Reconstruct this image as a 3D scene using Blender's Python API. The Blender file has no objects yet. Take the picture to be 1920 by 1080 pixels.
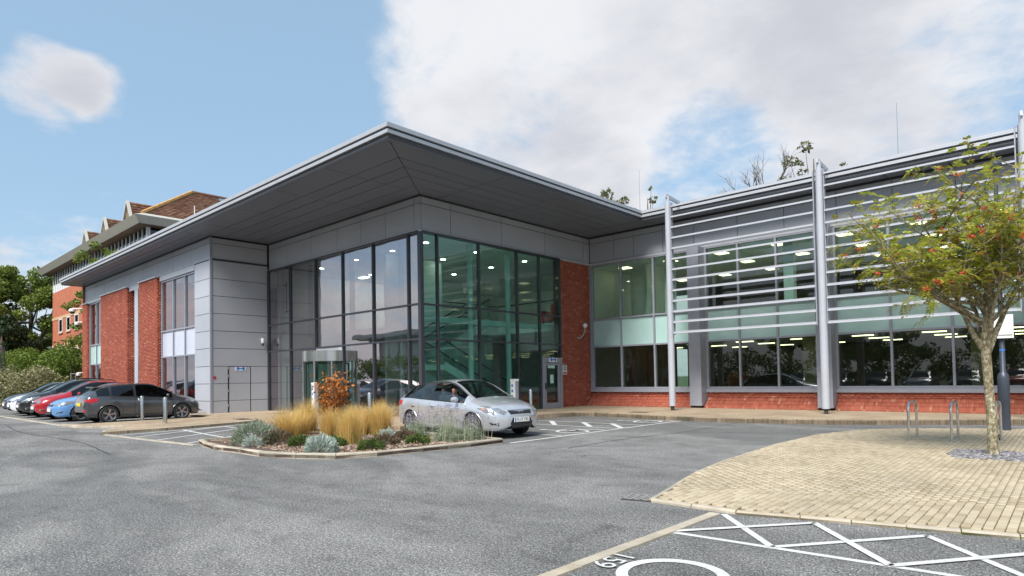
import bpy, bmesh, math, random
import numpy as np
from mathutils import Vector, Matrix
from mathutils.geometry import delaunay_2d_cdt
from mathutils.bvhtree import BVHTree

SC = bpy.context.scene
COL = SC.collection
rad = math.radians
PI = math.pi
rng = random.Random(7)
nrng = np.random.default_rng(11)

# ------------------------------------------------------------------ camera
cam_d = bpy.data.cameras.new('camera')
cam = bpy.data.objects.new('camera', cam_d)
COL.objects.link(cam)
SC.camera = cam
YAW, PITCH, ROLL = rad(42.577), rad(1.561), rad(-1.004)
_fw = Vector((-math.sin(YAW) * math.cos(PITCH), math.cos(YAW) * math.cos(PITCH), math.sin(PITCH)))
_rt = Vector((math.cos(YAW), math.sin(YAW), 0))
_up = _rt.cross(_fw)
_R = _rt * math.cos(ROLL) + _up * math.sin(ROLL)
_U = _R.cross(_fw)
cam.matrix_world = Matrix(((_R.x, _U.x, -_fw.x, 17.03), (_R.y, _U.y, -_fw.y, -13.912), (_R.z, _U.z, -_fw.z, 1.5), (0, 0, 0, 1)))
cam_d.sensor_width = 36
cam_d.lens = 1176.84 / 1920 * 36
cam_d.shift_y = (676.97 - 540) / 1920
cam_d.clip_start = 0.1
cam_d.clip_end = 3000
SC.render.resolution_x, SC.render.resolution_y = 1024, 576

# ------------------------------------------------------------------ sky, sun, exposure
SUN_EL, SUN_AZ = rad(48), rad(166)          # azimuth: clockwise from +Y
world = bpy.data.worlds.new('World')
SC.world = world
world.use_nodes = True


def build_world():
    nt = world.node_tree
    N, L = nt.nodes, nt.links
    N.clear()
    out = N.new('ShaderNodeOutputWorld')
    bg = N.new('ShaderNodeBackground')
    bg.inputs['Strength'].default_value = 0.076
    L.new(bg.outputs[0], out.inputs[0])
    sky = N.new('ShaderNodeTexSky')
    sky.sky_type = 'NISHITA'
    sky.sun_disc = False
    sky.sun_elevation = SUN_EL
    sky.sun_rotation = SUN_AZ
    sky.air_density = 1.0
    sky.dust_density = 1.2
    sky.ozone_density = 1.6
    tc = N.new('ShaderNodeTexCoord')

    def math_(op, a, b=None, clamp=False):
        n = N.new('ShaderNodeMath')
        n.operation = op
        n.use_clamp = clamp
        for i, s in enumerate((a, b)):
            if s is None:
                continue
            if isinstance(s, (int, float)):
                n.inputs[i].default_value = s
            else:
                L.new(s, n.inputs[i])
        return n.outputs[0]

    def ramp(x, lo, hi):
        n = N.new('ShaderNodeMapRange')
        n.interpolation_type = 'SMOOTHSTEP'
        n.inputs[1].default_value = lo
        n.inputs[2].default_value = hi
        L.new(x, n.inputs[0])
        return n.outputs[0]

    D = tc.outputs['Generated']
    sep = N.new('ShaderNodeSeparateXYZ')
    L.new(D, sep.inputs[0])
    den = math_('ADD', math_('MAXIMUM', sep.outputs[2], 0.0), 0.22)
    cx = math_('DIVIDE', sep.outputs[0], den)
    cy = math_('DIVIDE', sep.outputs[1], den)
    comb = N.new('ShaderNodeCombineXYZ')
    L.new(cx, comb.inputs[0])
    L.new(cy, comb.inputs[1])
    comb.inputs[2].default_value = 3.7

    def noise(scale, detail, rough, dist=0.0):
        n = N.new('ShaderNodeTexNoise')
        n.inputs['Scale'].default_value = scale
        n.inputs['Detail'].default_value = detail
        n.inputs['Roughness'].default_value = rough
        n.inputs['Distortion'].default_value = dist
        L.new(comb.outputs[0], n.inputs['Vector'])
        return n.outputs['Fac']
    nz = math_('ADD', math_('MULTIPLY', noise(2.6, 10, 0.58, 0.3), 0.6), math_('MULTIPLY', noise(8.5, 8, 0.6, 0.2), 0.4))
    nb = noise(0.7, 3, 0.5)
    # cloud banks: broad masses of cloud standing in given directions of the sky
    bias = None
    for (dx, dy, dz), lo, hi, amt in CLOUDS:
        vm = N.new('ShaderNodeVectorMath')
        vm.operation = 'DOT_PRODUCT'
        L.new(D, vm.inputs[0])
        l = math.sqrt(dx * dx + dy * dy + dz * dz)
        vm.inputs[1].default_value = (dx / l, dy / l, dz / l)
        b = math_('MULTIPLY', ramp(vm.outputs['Value'], math.cos(rad(hi)), math.cos(rad(lo))), amt)
        bias = b if bias is None else math_('ADD', bias, b)
    low = math_('SUBTRACT', 1.0, ramp(sep.outputs[2], 0.05, 0.24))      # cloud thickens towards the horizon
    dens = math_('ADD', math_('ADD', math_('ADD', nz, math_('ADD', 0.05, math_('MULTIPLY', low, 0.22))), math_('MULTIPLY', nb, 0.30)), bias)
    mask = ramp(dens, 0.70, 0.98)
    # underside shading of the thicker cloud
    thick = ramp(math_('ADD', noise(1.9, 8, 0.6), math_('MULTIPLY', bias, 0.35)), 0.42, 0.85)
    cmix = N.new('ShaderNodeMix')
    cmix.data_type = 'RGBA'
    L.new(thick, cmix.inputs[0])
    cmix.inputs[6].default_value = (5.7, 5.8, 6.05, 1)
    cmix.inputs[7].default_value = (3.95, 4.05, 4.5, 1)
    hz = N.new('ShaderNodeMix')
    hz.data_type = 'RGBA'
    hz.inputs[0].default_value = 0.55
    L.new(sky.outputs[0], hz.inputs[6])
    hz.inputs[7].default_value = (3.2, 4.8, 6.3, 1)
    fin = N.new('ShaderNodeMix')
    fin.data_type = 'RGBA'
    L.new(mask, fin.inputs[0])
    L.new(hz.outputs[2], fin.inputs[6])
    L.new(cmix.outputs[2], fin.inputs[7])
    L.new(fin.outputs[2], bg.inputs['Color'])


# (direction, full inside angle, zero outside angle, weight)
CLOUDS = [((-0.9155, 0.175, 0.3625), 0.2, 4.2, 0.30), ((-0.8975, 0.24, 0.370), 0.2, 3.6, 0.30), ((-0.906, 0.208, 0.385), 0.2, 3.0, 0.20), ((-0.422, 0.7906, 0.4437), 2.0, 29.0, 0.27), ((-0.187, 0.9133, 0.3619), 2.0, 17.0, 0.12), ((-0.67, 0.57, 0.475), 1.0, 10.0, 0.16),
          ((-0.5545, 0.7786, 0.2936), 1.0, 6.0, 0.20), ((-0.8277, 0.3705, 0.42), 3.0, 14.0, -0.27), ((-0.386, 0.874, 0.285), 1.0, 8.0, -0.26)]
build_world()

sun_d = bpy.data.lights.new('sun', 'SUN')
sun_d.energy = 3.1
sun_d.angle = rad(28)
sun_d.color = (1.0, 0.968, 0.925)
sun = bpy.data.objects.new('sun', sun_d)
COL.objects.link(sun)
_s = Vector((math.sin(SUN_AZ) * math.cos(SUN_EL), math.cos(SUN_AZ) * math.cos(SUN_EL), math.sin(SUN_EL)))
sun.rotation_euler = (-_s).to_track_quat('-Z', 'Y').to_euler()
sun.location = (0, -20, 40)

SC.view_settings.view_transform = 'Standard'
SC.view_settings.look = 'None'
SC.view_settings.gamma = 1
SC.view_settings.use_curve_mapping = False
SC.view_settings.exposure = 1.0
SC.render.engine = 'CYCLES'
SC.cycles.max_bounces = 8
SC.cycles.transparent_max_bounces = 16

# ------------------------------------------------------------------ materials
MATS = {}


def _mat(name):
    m = bpy.data.materials.new(name)
    m.use_nodes = True
    MATS[name] = m
    nt = m.node_tree
    return m, nt, nt.nodes, nt.links, nt.nodes['Principled BSDF']


def _pos(N, L, scale, detail=4, rough=0.55, stretch=None, dist=0.0):
    geo = N.new('ShaderNodeNewGeometry')
    n = N.new('ShaderNodeTexNoise')
    n.inputs['Scale'].default_value = scale
    n.inputs['Detail'].default_value = detail
    n.inputs['Roughness'].default_value = rough
    n.inputs['Distortion'].default_value = dist
    if stretch:
        mp = N.new('ShaderNodeMapping')
        mp.inputs['Scale'].default_value = stretch
        L.new(geo.outputs['Position'], mp.inputs[0])
        L.new(mp.outputs[0], n.inputs['Vector'])
    else:
        L.new(geo.outputs['Position'], n.inputs['Vector'])
    return n.outputs['Fac']


def _ramp(N, L, fac, stops):
    r = N.new('ShaderNodeValToRGB')
    els = r.color_ramp.elements
    while len(els) < len(stops):
        els.new(0.5)
    for e, (p, c) in zip(els, stops):
        e.position = p
        e.color = (*c, 1) if len(c) == 3 else c
    L.new(fac, r.inputs[0])
    return r.outputs[0]


def _mix(N, L, fac, a, b, mode='MIX'):
    n = N.new('ShaderNodeMix')
    n.data_type = 'RGBA'
    n.blend_type = mode
    for i, s in ((0, fac), (6, a), (7, b)):
        if hasattr(s, 'node'):
            L.new(s, n.inputs[i])
        elif isinstance(s, (tuple, list)):
            n.inputs[i].default_value = (*s, 1)
        else:
            n.inputs[i].default_value = s
    return n.outputs[2]


def _m(N, L, op, a, b=0.0, clamp=False):
    n = N.new('ShaderNodeMath')
    n.operation = op
    n.use_clamp = clamp
    for i, s in enumerate((a, b)):
        if hasattr(s, 'node'):
            L.new(s, n.inputs[i])
        else:
            n.inputs[i].default_value = s
    return n.outputs[0]


def _bump(N, L, bs, h, strength=0.3, dist=0.01):
    b = N.new('ShaderNodeBump')
    b.inputs['Strength'].default_value = strength
    b.inputs['Distance'].default_value = dist
    L.new(h, b.inputs['Height'])
    L.new(b.outputs[0], bs.inputs['Normal'])


def plain(name, col, rough=0.5, metal=0.0, var=0.12, vscale=3.0, bump=0.0, bscale=60, coat=0.0, stretch=None):
    m, nt, N, L, bs = _mat(name)
    f = _pos(N, L, vscale, 5, 0.6, stretch)
    a = tuple(c * (1 - var) for c in col)
    b = tuple(min(1, c * (1 + var)) for c in col)
    L.new(_ramp(N, L, f, ((0.3, a), (0.7, b))), bs.inputs['Base Color'])
    bs.inputs['Roughness'].default_value = rough
    bs.inputs['Metallic'].default_value = metal
    if coat:
        bs.inputs['Coat Weight'].default_value = coat
        bs.inputs['Coat Roughness'].default_value = 0.06
    if bump:
        _bump(N, L, bs, _pos(N, L, bscale, 3), bump)
    return m


def island(name, stops, rough=0.85, bump=0.25, bscale=90, dirt=0.25, dscale=0.8, obj=False, trans=0.0, spec=None):
    """colour that differs from piece to piece, with grain and dirt"""
    m, nt, N, L, bs = _mat(name)
    geo = N.new('ShaderNodeNewGeometry')
    r = geo.outputs['Random Per Island']
    if obj:
        oi = N.new('ShaderNodeObjectInfo')
        r = _m(N, L, 'FRACT', _m(N, L, 'ADD', r, oi.outputs['Random']))
    c = _ramp(N, L, r, stops)
    if dirt:
        d = _ramp(N, L, _pos(N, L, dscale, 6, 0.65), ((0.3, (1 - dirt,) * 3), (0.7, (1 + dirt * 0.4,) * 3)))
        c = _mix(N, L, 1.0, c, d, 'MULTIPLY')
    L.new(c, bs.inputs['Base Color'])
    bs.inputs['Roughness'].default_value = rough
    if spec is not None:
        bs.inputs['Specular IOR Level'].default_value = spec
    if bump:
        _bump(N, L, bs, _pos(N, L, bscale, 3), bump)
    if trans:
        tr = N.new('ShaderNodeBsdfTranslucent')
        L.new(c, tr.inputs['Color'])
        mx = N.new('ShaderNodeMixShader')
        mx.inputs[0].default_value = trans
        L.new(bs.outputs[0], mx.inputs[1])
        L.new(tr.outputs[0], mx.inputs[2])
        L.new(mx.outputs[0], N['Material Output'].inputs[0])
    return m


def glass(name, tint, ior=1.9, refl=(1, 1, 1), rough=0.0, wave=0.0):
    m, nt, N, L, bs = _mat(name)
    N.remove(bs)
    t = N.new('ShaderNodeBsdfTransparent')
    t.inputs[0].default_value = (*tint, 1)
    gl = N.new('ShaderNodeBsdfGlossy')
    gl.inputs['Color'].default_value = (*refl, 1)
    gl.inputs['Roughness'].default_value = rough
    fr = N.new('ShaderNodeFresnel')
    ge = N.new('ShaderNodeNewGeometry')      # thin sheet: the same index from either side
    mr = N.new('ShaderNodeMapRange')
    mr.inputs[3].default_value = ior
    mr.inputs[4].default_value = 1.0 / ior
    L.new(ge.outputs['Backfacing'], mr.inputs[0])
    L.new(mr.outputs[0], fr.inputs[0])
    mx = N.new('ShaderNodeMixShader')
    L.new(fr.outputs[0], mx.inputs[0])
    L.new(t.outputs[0], mx.inputs[1])
    L.new(gl.outputs[0], mx.inputs[2])
    L.new(mx.outputs[0], N['Material Output'].inputs[0])
    if wave:
        b = N.new('ShaderNodeBump')
        b.inputs['Strength'].default_value = wave
        b.inputs['Distance'].default_value = 0.02
        L.new(_pos(N, L, 0.9, 1, 0.4), b.inputs['Height'])
        L.new(b.outputs[0], gl.inputs['Normal'])
    return m


def emit(name, col, s):
    m, nt, N, L, bs = _mat(name)
    bs.inputs['Base Color'].default_value = (*col, 1)
    bs.inputs['Emission Color'].default_value = (*col, 1)
    bs.inputs['Emission Strength'].default_value = s
    return m


def make_asphalt():
    m, nt, N, L, bs = _mat('asphalt')
    fine = _m(N, L, 'ADD', _m(N, L, 'MULTIPLY', _pos(N, L, 70, 1, 0.5), 0.6), _m(N, L, 'MULTIPLY', _pos(N, L, 30, 2, 0.7), 0.4))
    mid = _pos(N, L, 24, 3, 0.6)
    worn = _pos(N, L, 0.36, 7, 0.62, (0.55, 1.0, 1.0), 1.4)
    blot = _pos(N, L, 2.6, 9, 0.72)
    c = _ramp(N, L, fine, ((0.34, (0.045, 0.045, 0.045)), (0.46, (0.105, 0.104, 0.102)), (0.55, (0.185, 0.183, 0.178)), (0.66, (0.40, 0.395, 0.38))))
    w = _ramp(N, L, worn, ((0.38, (0.78, 0.775, 0.765)), (0.50, (1.0, 0.99, 0.975)), (0.60, (1.32, 1.30, 1.27))))
    c = _mix(N, L, 1.0, c, w, 'MULTIPLY')
    d = _ramp(N, L, blot, ((0.32, (0.66, 0.66, 0.66)), (0.46, (0.97, 0.97, 0.97)), (0.62, (1.06, 1.06, 1.06))))
    c = _mix(N, L, 1.0, c, d, 'MULTIPLY')
    stain = _ramp(N, L, _pos(N, L, 0.85, 4, 0.5, None, 0.6), ((0.66, (1, 1, 1)), (0.74, (0.66, 0.65, 0.64))))
    c = _mix(N, L, 1.0, c, stain, 'MULTIPLY')
    L.new(c, bs.inputs['Base Color'])
    bs.inputs['Roughness'].default_value = 0.88
    bs.inputs['Specular IOR Level'].default_value = 0.3
    _bump(N, L, bs, _m(N, L, 'ADD', fine, mid), 0.55, 0.006)
    return m


def make_paint():
    m, nt, N, L, bs = _mat('road_paint')
    w = _pos(N, L, 42, 5, 0.75)
    w2 = _pos(N, L, 2.4, 4, 0.6)
    s = _m(N, L, 'ADD', w, _m(N, L, 'MULTIPLY', w2, 0.35))
    c = _ramp(N, L, s, ((0.30, (0.16, 0.16, 0.16)), (0.54, (0.46, 0.455, 0.435)), (0.8, (0.63, 0.625, 0.60))))
    L.new(c, bs.inputs['Base Color'])
    bs.inputs['Roughness'].default_value = 0.75
    _bump(N, L, bs, _pos(N, L, 90, 2), 0.35, 0.004)
    return m


def make_tiled(name, c1, c2, mortar, bw, bh, offset=0.5, rough=0.85):
    """small paving or tiles too far away to be told apart: world-plan pattern"""
    m, nt, N, L, bs = _mat(name)
    geo = N.new('ShaderNodeNewGeometry')
    b = N.new('ShaderNodeTexBrick')
    b.offset = offset
    L.new(geo.outputs['Position'], b.inputs['Vector'])
    b.inputs['Scale'].default_value = 1.0
    b.inputs['Color1'].default_value = (*c1, 1)
    b.inputs['Color2'].default_value = (*c2, 1)
    b.inputs['Mortar'].default_value = (*mortar, 1)
    b.inputs['Brick Width'].default_value = bw
    b.inputs['Row Height'].default_value = bh
    b.inputs['Mortar Size'].default_value = 0.006
    d = _ramp(N, L, _pos(N, L, 0.9, 6, 0.65), ((0.3, (0.72, 0.70, 0.68)), (0.7, (1.1, 1.1, 1.1))))
    L.new(_mix(N, L, 1.0, b.outputs['Color'], d, 'MULTIPLY'), bs.inputs['Base Color'])
    bs.inputs['Roughness'].default_value = rough
    _bump(N, L, bs, _pos(N, L, 70, 3), 0.3, 0.004)
    return m


make_asphalt()
make_paint()
make_tiled('apron_paving', (0.36, 0.27, 0.18), (0.44, 0.34, 0.23), (0.20, 0.16, 0.11), 0.166, 0.083)
island('paver', ((0, (0.35, 0.28, 0.18)), (0.35, (0.43, 0.355, 0.24)), (0.7, (0.475, 0.40, 0.28)), (1, (0.39, 0.31, 0.205))), 0.88, 0.35, 130, 0.22, 0.7, obj=True)
island('brick', ((0, (0.27, 0.058, 0.032)), (0.3, (0.34, 0.08, 0.043)), (0.7, (0.38, 0.095, 0.052)), (0.95, (0.41, 0.115, 0.066)), (1, (0.48, 0.24, 0.16))), 0.85, 0.25, 110, 0.12, 0.7, obj=True)
plain('mortar', (0.30, 0.13, 0.085), 0.9, var=0.2, vscale=6)
m_, nt_, N_, L_, bs_ = _mat('joint_moss')
sx_ = N_.new('ShaderNodeSeparateXYZ')
L_.new(N_.new('ShaderNodeNewGeometry').outputs['Position'], sx_.inputs[0])
mo_ = _m(N_, L_, 'ADD', _pos(N_, L_, 0.8, 5, 0.6), _m(N_, L_, 'MULTIPLY', _m(N_, L_, 'SUBTRACT', sx_.outputs[0], 15.0), 0.14))
L_.new(_ramp(N_, L_, mo_, ((0.42, (0.17, 0.135, 0.085)), (0.62, (0.085, 0.095, 0.022)))), bs_.inputs['Base Color'])
bs_.inputs['Roughness'].default_value = 0.95
island('kerb', ((0, (0.40, 0.34, 0.25)), (0.5, (0.46, 0.40, 0.31)), (1, (0.37, 0.33, 0.26))), 0.9, 0.45, 60, 0.35, 2.2, obj=True)
island('mossy_kerb', ((0, (0.22, 0.19, 0.125)), (0.5, (0.28, 0.24, 0.165)), (1, (0.20, 0.185, 0.12))), 0.95, 0.6, 40, 0.6, 6.0, obj=True)
island('cladding', ((0, (0.365, 0.38, 0.415)), (1, (0.39, 0.405, 0.44))), 0.42, 0.02, 30, 0.11, 0.35, obj=True)
plain('cladding_back', (0.035, 0.037, 0.042), 0.7)
island('soffit', ((0, (0.15, 0.162, 0.195)), (1, (0.163, 0.175, 0.208))), 0.38, 0.0, 30, 0.06, 0.5, obj=True)
plain('fascia', (0.42, 0.425, 0.44), 0.4, 0.25, 0.06)
plain('fascia_dark', (0.06, 0.062, 0.07), 0.6)
plain('pale_trim', (0.50, 0.50, 0.52), 0.4, 0.2, 0.05)
plain('frame_dark', (0.055, 0.058, 0.070), 0.35, 0.2, 0.08)
plain('frame_grey', (0.30, 0.31, 0.35), 0.4, 0.2, 0.06)
plain('aluminium', (0.31, 0.32, 0.345), 0.55, 0.1, 0.05)
plain('column_paint', (0.38, 0.395, 0.43), 0.6, 0.0, 0.05)
plain('steel', (0.62, 0.61, 0.59), 0.24, 0.95, 0.06, stretch=(1, 1, 30))
plain('roofing', (0.20, 0.205, 0.215), 0.8)
glass('atrium_glass', (0.38, 0.45, 0.45), 4.6, (1.0, 0.90, 0.93), wave=0.2)
glass('side_glass', (0.60, 0.92, 0.82), 1.65, (0.95, 1.0, 0.98), wave=0.08)
glass('office_glass', (0.50, 0.66, 0.60), 1.75, (1, 1, 1), wave=0.06)
glass('clear_glass', (0.72, 0.80, 0.78), 1.6)
m_, nt_, N_, L_, bs_ = _mat('spandrel_glass')
L_.new(_ramp(N_, L_, _pos(N_, L_, 1.2, 3), ((0.3, (0.36, 0.53, 0.49)), (0.7, (0.42, 0.59, 0.55)))), bs_.inputs['Base Color'])
bs_.inputs['Roughness'].default_value = 0.08
m_, nt_, N_, L_, bs_ = _mat('spandrel_grey')
L_.new(_ramp(N_, L_, _pos(N_, L_, 1.2, 3), ((0.3, (0.46, 0.49, 0.56)), (0.7, (0.50, 0.53, 0.60)))), bs_.inputs['Base Color'])
bs_.inputs['Roughness'].default_value = 0.12
plain('inside_wall', (0.74, 0.78, 0.75), 0.8, var=0.06)
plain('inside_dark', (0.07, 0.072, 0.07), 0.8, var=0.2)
plain('inside_floor', (0.20, 0.19, 0.18), 0.5, var=0.15)
plain('inside_ceiling', (0.70, 0.71, 0.70), 0.9, var=0.04)
plain('tan_column', (0.42, 0.36, 0.22), 0.7, var=0.08)
plain('timber_wall', (0.20, 0.085, 0.05), 0.6, var=0.25, stretch=(6, 6, 0.6))
plain('stair_paint', (0.40, 0.47, 0.45), 0.5, var=0.06)
plain('red_vinyl', (0.62, 0.02, 0.02), 0.45)
emit('lamp_white', (1.0, 0.96, 0.86), 13.0)
emit('lamp_warm', (1.0, 0.84, 0.52), 2.4)
plain('black_paint', (0.012, 0.012, 0.014), 0.45)
plain('black_plastic', (0.02, 0.02, 0.022), 0.5)
plain('white_plastic', (0.72, 0.72, 0.70), 0.4, var=0.05)
plain('blue_sign', (0.03, 0.16, 0.55), 0.4)
plain('sign_red', (0.45, 0.02, 0.03), 0.4)
plain('mint_sign', (0.45, 0.68, 0.60), 0.5)
plain('lamp_post_paint', (0.045, 0.055, 0.075), 0.4, 0.1, 0.1)
plain('iron', (0.055, 0.05, 0.048), 0.7, 0.4, 0.3, 12)
plain('galvanised', (0.42, 0.41, 0.39), 0.45, 0.6, 0.15, 10)

# ------------------------------------------------------------------ helpers
def link(o, parent=None, mat=None, **props):
    COL.objects.link(o)
    if parent is not None:
        o.parent = parent
    if mat is not None and o.type == 'MESH' and not o.data.materials:
        o.data.materials.append(MATS[mat])
    for k, v in props.items():
        o[k] = v
    return o


def thing(name, label, cat, loc=(0, 0, 0), rotz=0.0, group=None):
    o = bpy.data.objects.new(name, None)
    o.empty_display_size = 0.2
    o.location = loc
    o.rotation_euler = (0, 0, rotz)
    link(o)
    return tag(o, label, cat, group)


def tag(o, label, cat, group=None):
    o['label'] = label
    o['category'] = cat
    if group:
        o['group'] = group
    return o


class MB:
    """collects faces for ONE mesh object"""

    def __init__(s):
        s.v, s.f = [], []

    def poly(s, pts):
        n = len(s.v)
        s.v += [tuple(p) for p in pts]
        s.f.append(tuple(range(n, n + len(pts))))

    def box(s, x0, x1, y0, y1, z0, z1):
        n = len(s.v)
        s.v += [(x0, y0, z0), (x1, y0, z0), (x1, y1, z0), (x0, y1, z0), (x0, y0, z1), (x1, y0, z1), (x1, y1, z1), (x0, y1, z1)]
        s.f += [(n, n + 3, n + 2, n + 1), (n + 4, n + 5, n + 6, n + 7), (n, n + 1, n + 5, n + 4), (n + 1, n + 2, n + 6, n + 5), (n + 2, n + 3, n + 7, n + 6), (n + 3, n, n + 4, n + 7)]

    def bar(s, p, q, w, h, up=(0, 0, 1)):
        p, q = Vector(p), Vector(q)
        d = (q - p).normalized()
        a = d.cross(Vector(up))
        if a.length < 1e-4:
            a = d.cross(Vector((1, 0, 0)))
        a.normalize()
        b = a.cross(d)
        n = len(s.v)
        for c in (p, q):
            for i, j in ((-1, -1), (1, -1), (1, 1), (-1, 1)):
                s.v.append(tuple(c + a * (i * w / 2) + b * (j * h / 2)))
        s.f += [(n, n + 3, n + 2, n + 1), (n + 4, n + 5, n + 6, n + 7)] + [(n + i, n + (i + 1) % 4, n + 4 + (i + 1) % 4, n + 4 + i) for i in range(4)]

    def prism(s, pts, z0, z1):
        n, k = len(s.v), len(pts)
        s.v += [(p[0], p[1], z0) for p in pts] + [(p[0], p[1], z1) for p in pts]
        s.f += [tuple(range(n + k - 1, n - 1, -1)), tuple(range(n + k, n + 2 * k))]
        s.f += [(n + i, n + (i + 1) % k, n + k + (i + 1) % k, n + k + i) for i in range(k)]

    def tube(s, path, radii, n=8, cap=True):
        path = [Vector(p) for p in path]
        if isinstance(radii, (int, float)):
            radii = [radii] * len(path)
        base = len(s.v)
        a = None
        for i, p in enumerate(path):
            d = (path[min(i + 1, len(path) - 1)] - path[max(i - 1, 0)]).normalized()
            if a is None:
                a = d.orthogonal().normalized()
            else:
                a = (a - d * a.dot(d))
                a = a.normalized() if a.length > 1e-5 else d.orthogonal().normalized()
            b = d.cross(a)
            for k in range(n):
                t = 2 * PI * k / n
                s.v.append(tuple(p + (a * math.cos(t) + b * math.sin(t)) * radii[i]))
        for i in range(len(path) - 1):
            for k in range(n):
                s.f.append((base + i * n + k, base + i * n + (k + 1) % n, base + (i + 1) * n + (k + 1) % n, base + (i + 1) * n + k))
        if cap:
            s.f.append(tuple(base + k for k in range(n - 1, -1, -1)))
            e = base + (len(path) - 1) * n
            s.f.append(tuple(e + k for k in range(n)))

    def lathe(s, prof, n=20, c=(0, 0, 0), axis='z', cap=True):
        """prof: (radius, height) pairs"""
        base = len(s.v)
        for r, h in prof:
            for k in range(n):
                t = 2 * PI * k / n
                p = (r * math.cos(t), r * math.sin(t), h)
                if axis == 'y':
                    p = (p[0], p[2], -p[1])
                elif axis == 'x':
                    p = (p[2], p[0], p[1])
                s.v.append((c[0] + p[0], c[1] + p[1], c[2] + p[2]))
        for i in range(len(prof) - 1):
            for k in range(n):
                s.f.append((base + i * n + k, base + i * n + (k + 1) % n, base + (i + 1) * n + (k + 1) % n, base + (i + 1) * n + k))
        if cap:
            s.f.append(tuple(base + k for k in range(n - 1, -1, -1)))
            e = base + (len(prof) - 1) * n
            s.f.append(tuple(e + k for k in range(n)))

    def mesh(s, name, smooth=False):
        me = bpy.data.meshes.new(name)
        me.from_pydata(s.v, [], s.f)
        if smooth:
            me.polygons.foreach_set('use_smooth', [True] * len(me.polygons))
            try:
                me.set_sharp_from_angle(angle=rad(38))
            except Exception:
                pass
        me.update()
        return me

    def build(s, name, mat, parent=None, smooth=False, **props):
        o = bpy.data.objects.new(name, s.mesh(name, smooth))
        return link(o, parent, mat, **props)


_cubes = {}


def boxo(name, x0, x1, y0, y1, z0, z1, mat, parent=None, **props):
    """one box-shaped piece; alike pieces share the mesh"""
    key = (name, mat)
    if key not in _cubes:
        b = MB()
        b.box(-0.5, 0.5, -0.5, 0.5, -0.5, 0.5)
        me = b.mesh(name)
        me.materials.append(MATS[mat])
        _cubes[key] = me
    o = bpy.data.objects.new(name, _cubes[key])
    o.location = ((x0 + x1) / 2, (y0 + y1) / 2, (z0 + z1) / 2)
    o.scale = (abs(x1 - x0), abs(y1 - y0), abs(z1 - z0))
    return link(o, parent, None, **props)


def np_mesh(name, verts, faces):
    """verts (n,3), faces (m,k) arrays"""
    me = bpy.data.meshes.new(name)
    verts = np.asarray(verts, np.float32)
    faces = np.asarray(faces, np.int32)
    m, k = faces.shape
    me.vertices.add(len(verts))
    me.vertices.foreach_set('co', verts.ravel())
    me.loops.add(m * k)
    me.loops.foreach_set('vertex_index', faces.ravel())
    me.polygons.add(m)
    me.polygons.foreach_set('loop_start', np.arange(0, m * k, k, dtype=np.int32))
    me.update(calc_edges=True)
    me.validate()
    return me


def inside(p, poly):
    x, y = p
    c = False
    j = len(poly) - 1
    for i in range(len(poly)):
        xi, yi = poly[i]
        xj, yj = poly[j]
        if (yi > y) != (yj > y) and x < (xj - xi) * (y - yi) / (yj - yi) + xi:
            c = not c
        j = i
    return c


def resample(poly, step, closed=True):
    out = []
    n = len(poly)
    for i in range(n if closed else n - 1):
        a, b = poly[i], poly[(i + 1) % n]
        L = math.hypot(b[0] - a[0], b[1] - a[1])
        k = max(1, round(L / step))
        out += [(a[0] + (b[0] - a[0]) * t / k, a[1] + (b[1] - a[1]) * t / k) for t in range(k)]
    if not closed:
        out.append(tuple(poly[-1]))
    return out


def sheet(name, poly, zf, mat, step=1.0, parent=None, skirt=0.0, **props):
    """level-ish sheet with an outline, following the ground height zf(x, y)"""
    pl = resample(poly, step)
    xs = [p[0] for p in pl]
    ys = [p[1] for p in pl]
    pts = list(pl)
    x = min(xs) + step / 2
    while x < max(xs):
        y = min(ys) + step / 2
        while y < max(ys):
            if inside((x, y), poly):
                pts.append((x, y))
            y += step
        x += step
    r = delaunay_2d_cdt([Vector(p) for p in pts], [], [list(range(len(pl)))], 1, 1e-4)
    v = [(p.x, p.y, zf(p.x, p.y)) for p in r[0]]
    f = []
    for t in r[2]:
        a, b, c = (v[i] for i in t[:3])
        if (b[0] - a[0]) * (c[1] - a[1]) - (b[1] - a[1]) * (c[0] - a[0]) < 0:
            t = t[::-1]
        f.append(tuple(t))
    if skirt:
        n = len(v)
        v += [(p[0], p[1], zf(*p) - skirt) for p in pl]
        idx = {}
        for i, p in enumerate(v[:n]):
            idx[(round(p[0], 3), round(p[1], 3))] = i
        k = len(pl)
        for i in range(k):
            a = idx.get((round(pl[i][0], 3), round(pl[i][1], 3)))
            b = idx.get((round(pl[(i + 1) % k][0], 3), round(pl[(i + 1) % k][1], 3)))
            if a is not None and b is not None:
                f.append((a, n + i, n + (i + 1) % k, b))
    m = MB()
    m.v, m.f = v, f
    return m.build(name, mat, parent, **props)


def text_mesh(name, s, size, mat, parent=None, depth=0.0):
    cu = bpy.data.curves.new(name, 'FONT')
    cu.body = s
    cu.size = size
    cu.align_x = 'CENTER'
    cu.align_y = 'CENTER'
    cu.extrude = depth
    o = bpy.data.objects.new(name + '_tmp', cu)
    COL.objects.link(o)
    bpy.context.view_layer.update()
    dg = bpy.context.evaluated_depsgraph_get()
    me = bpy.data.meshes.new_from_object(o.evaluated_get(dg))
    bpy.data.objects.remove(o)
    me.name = name
    me.materials.clear()
    me.materials.append(MATS[mat])
    return link(bpy.data.objects.new(name, me), parent)


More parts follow.
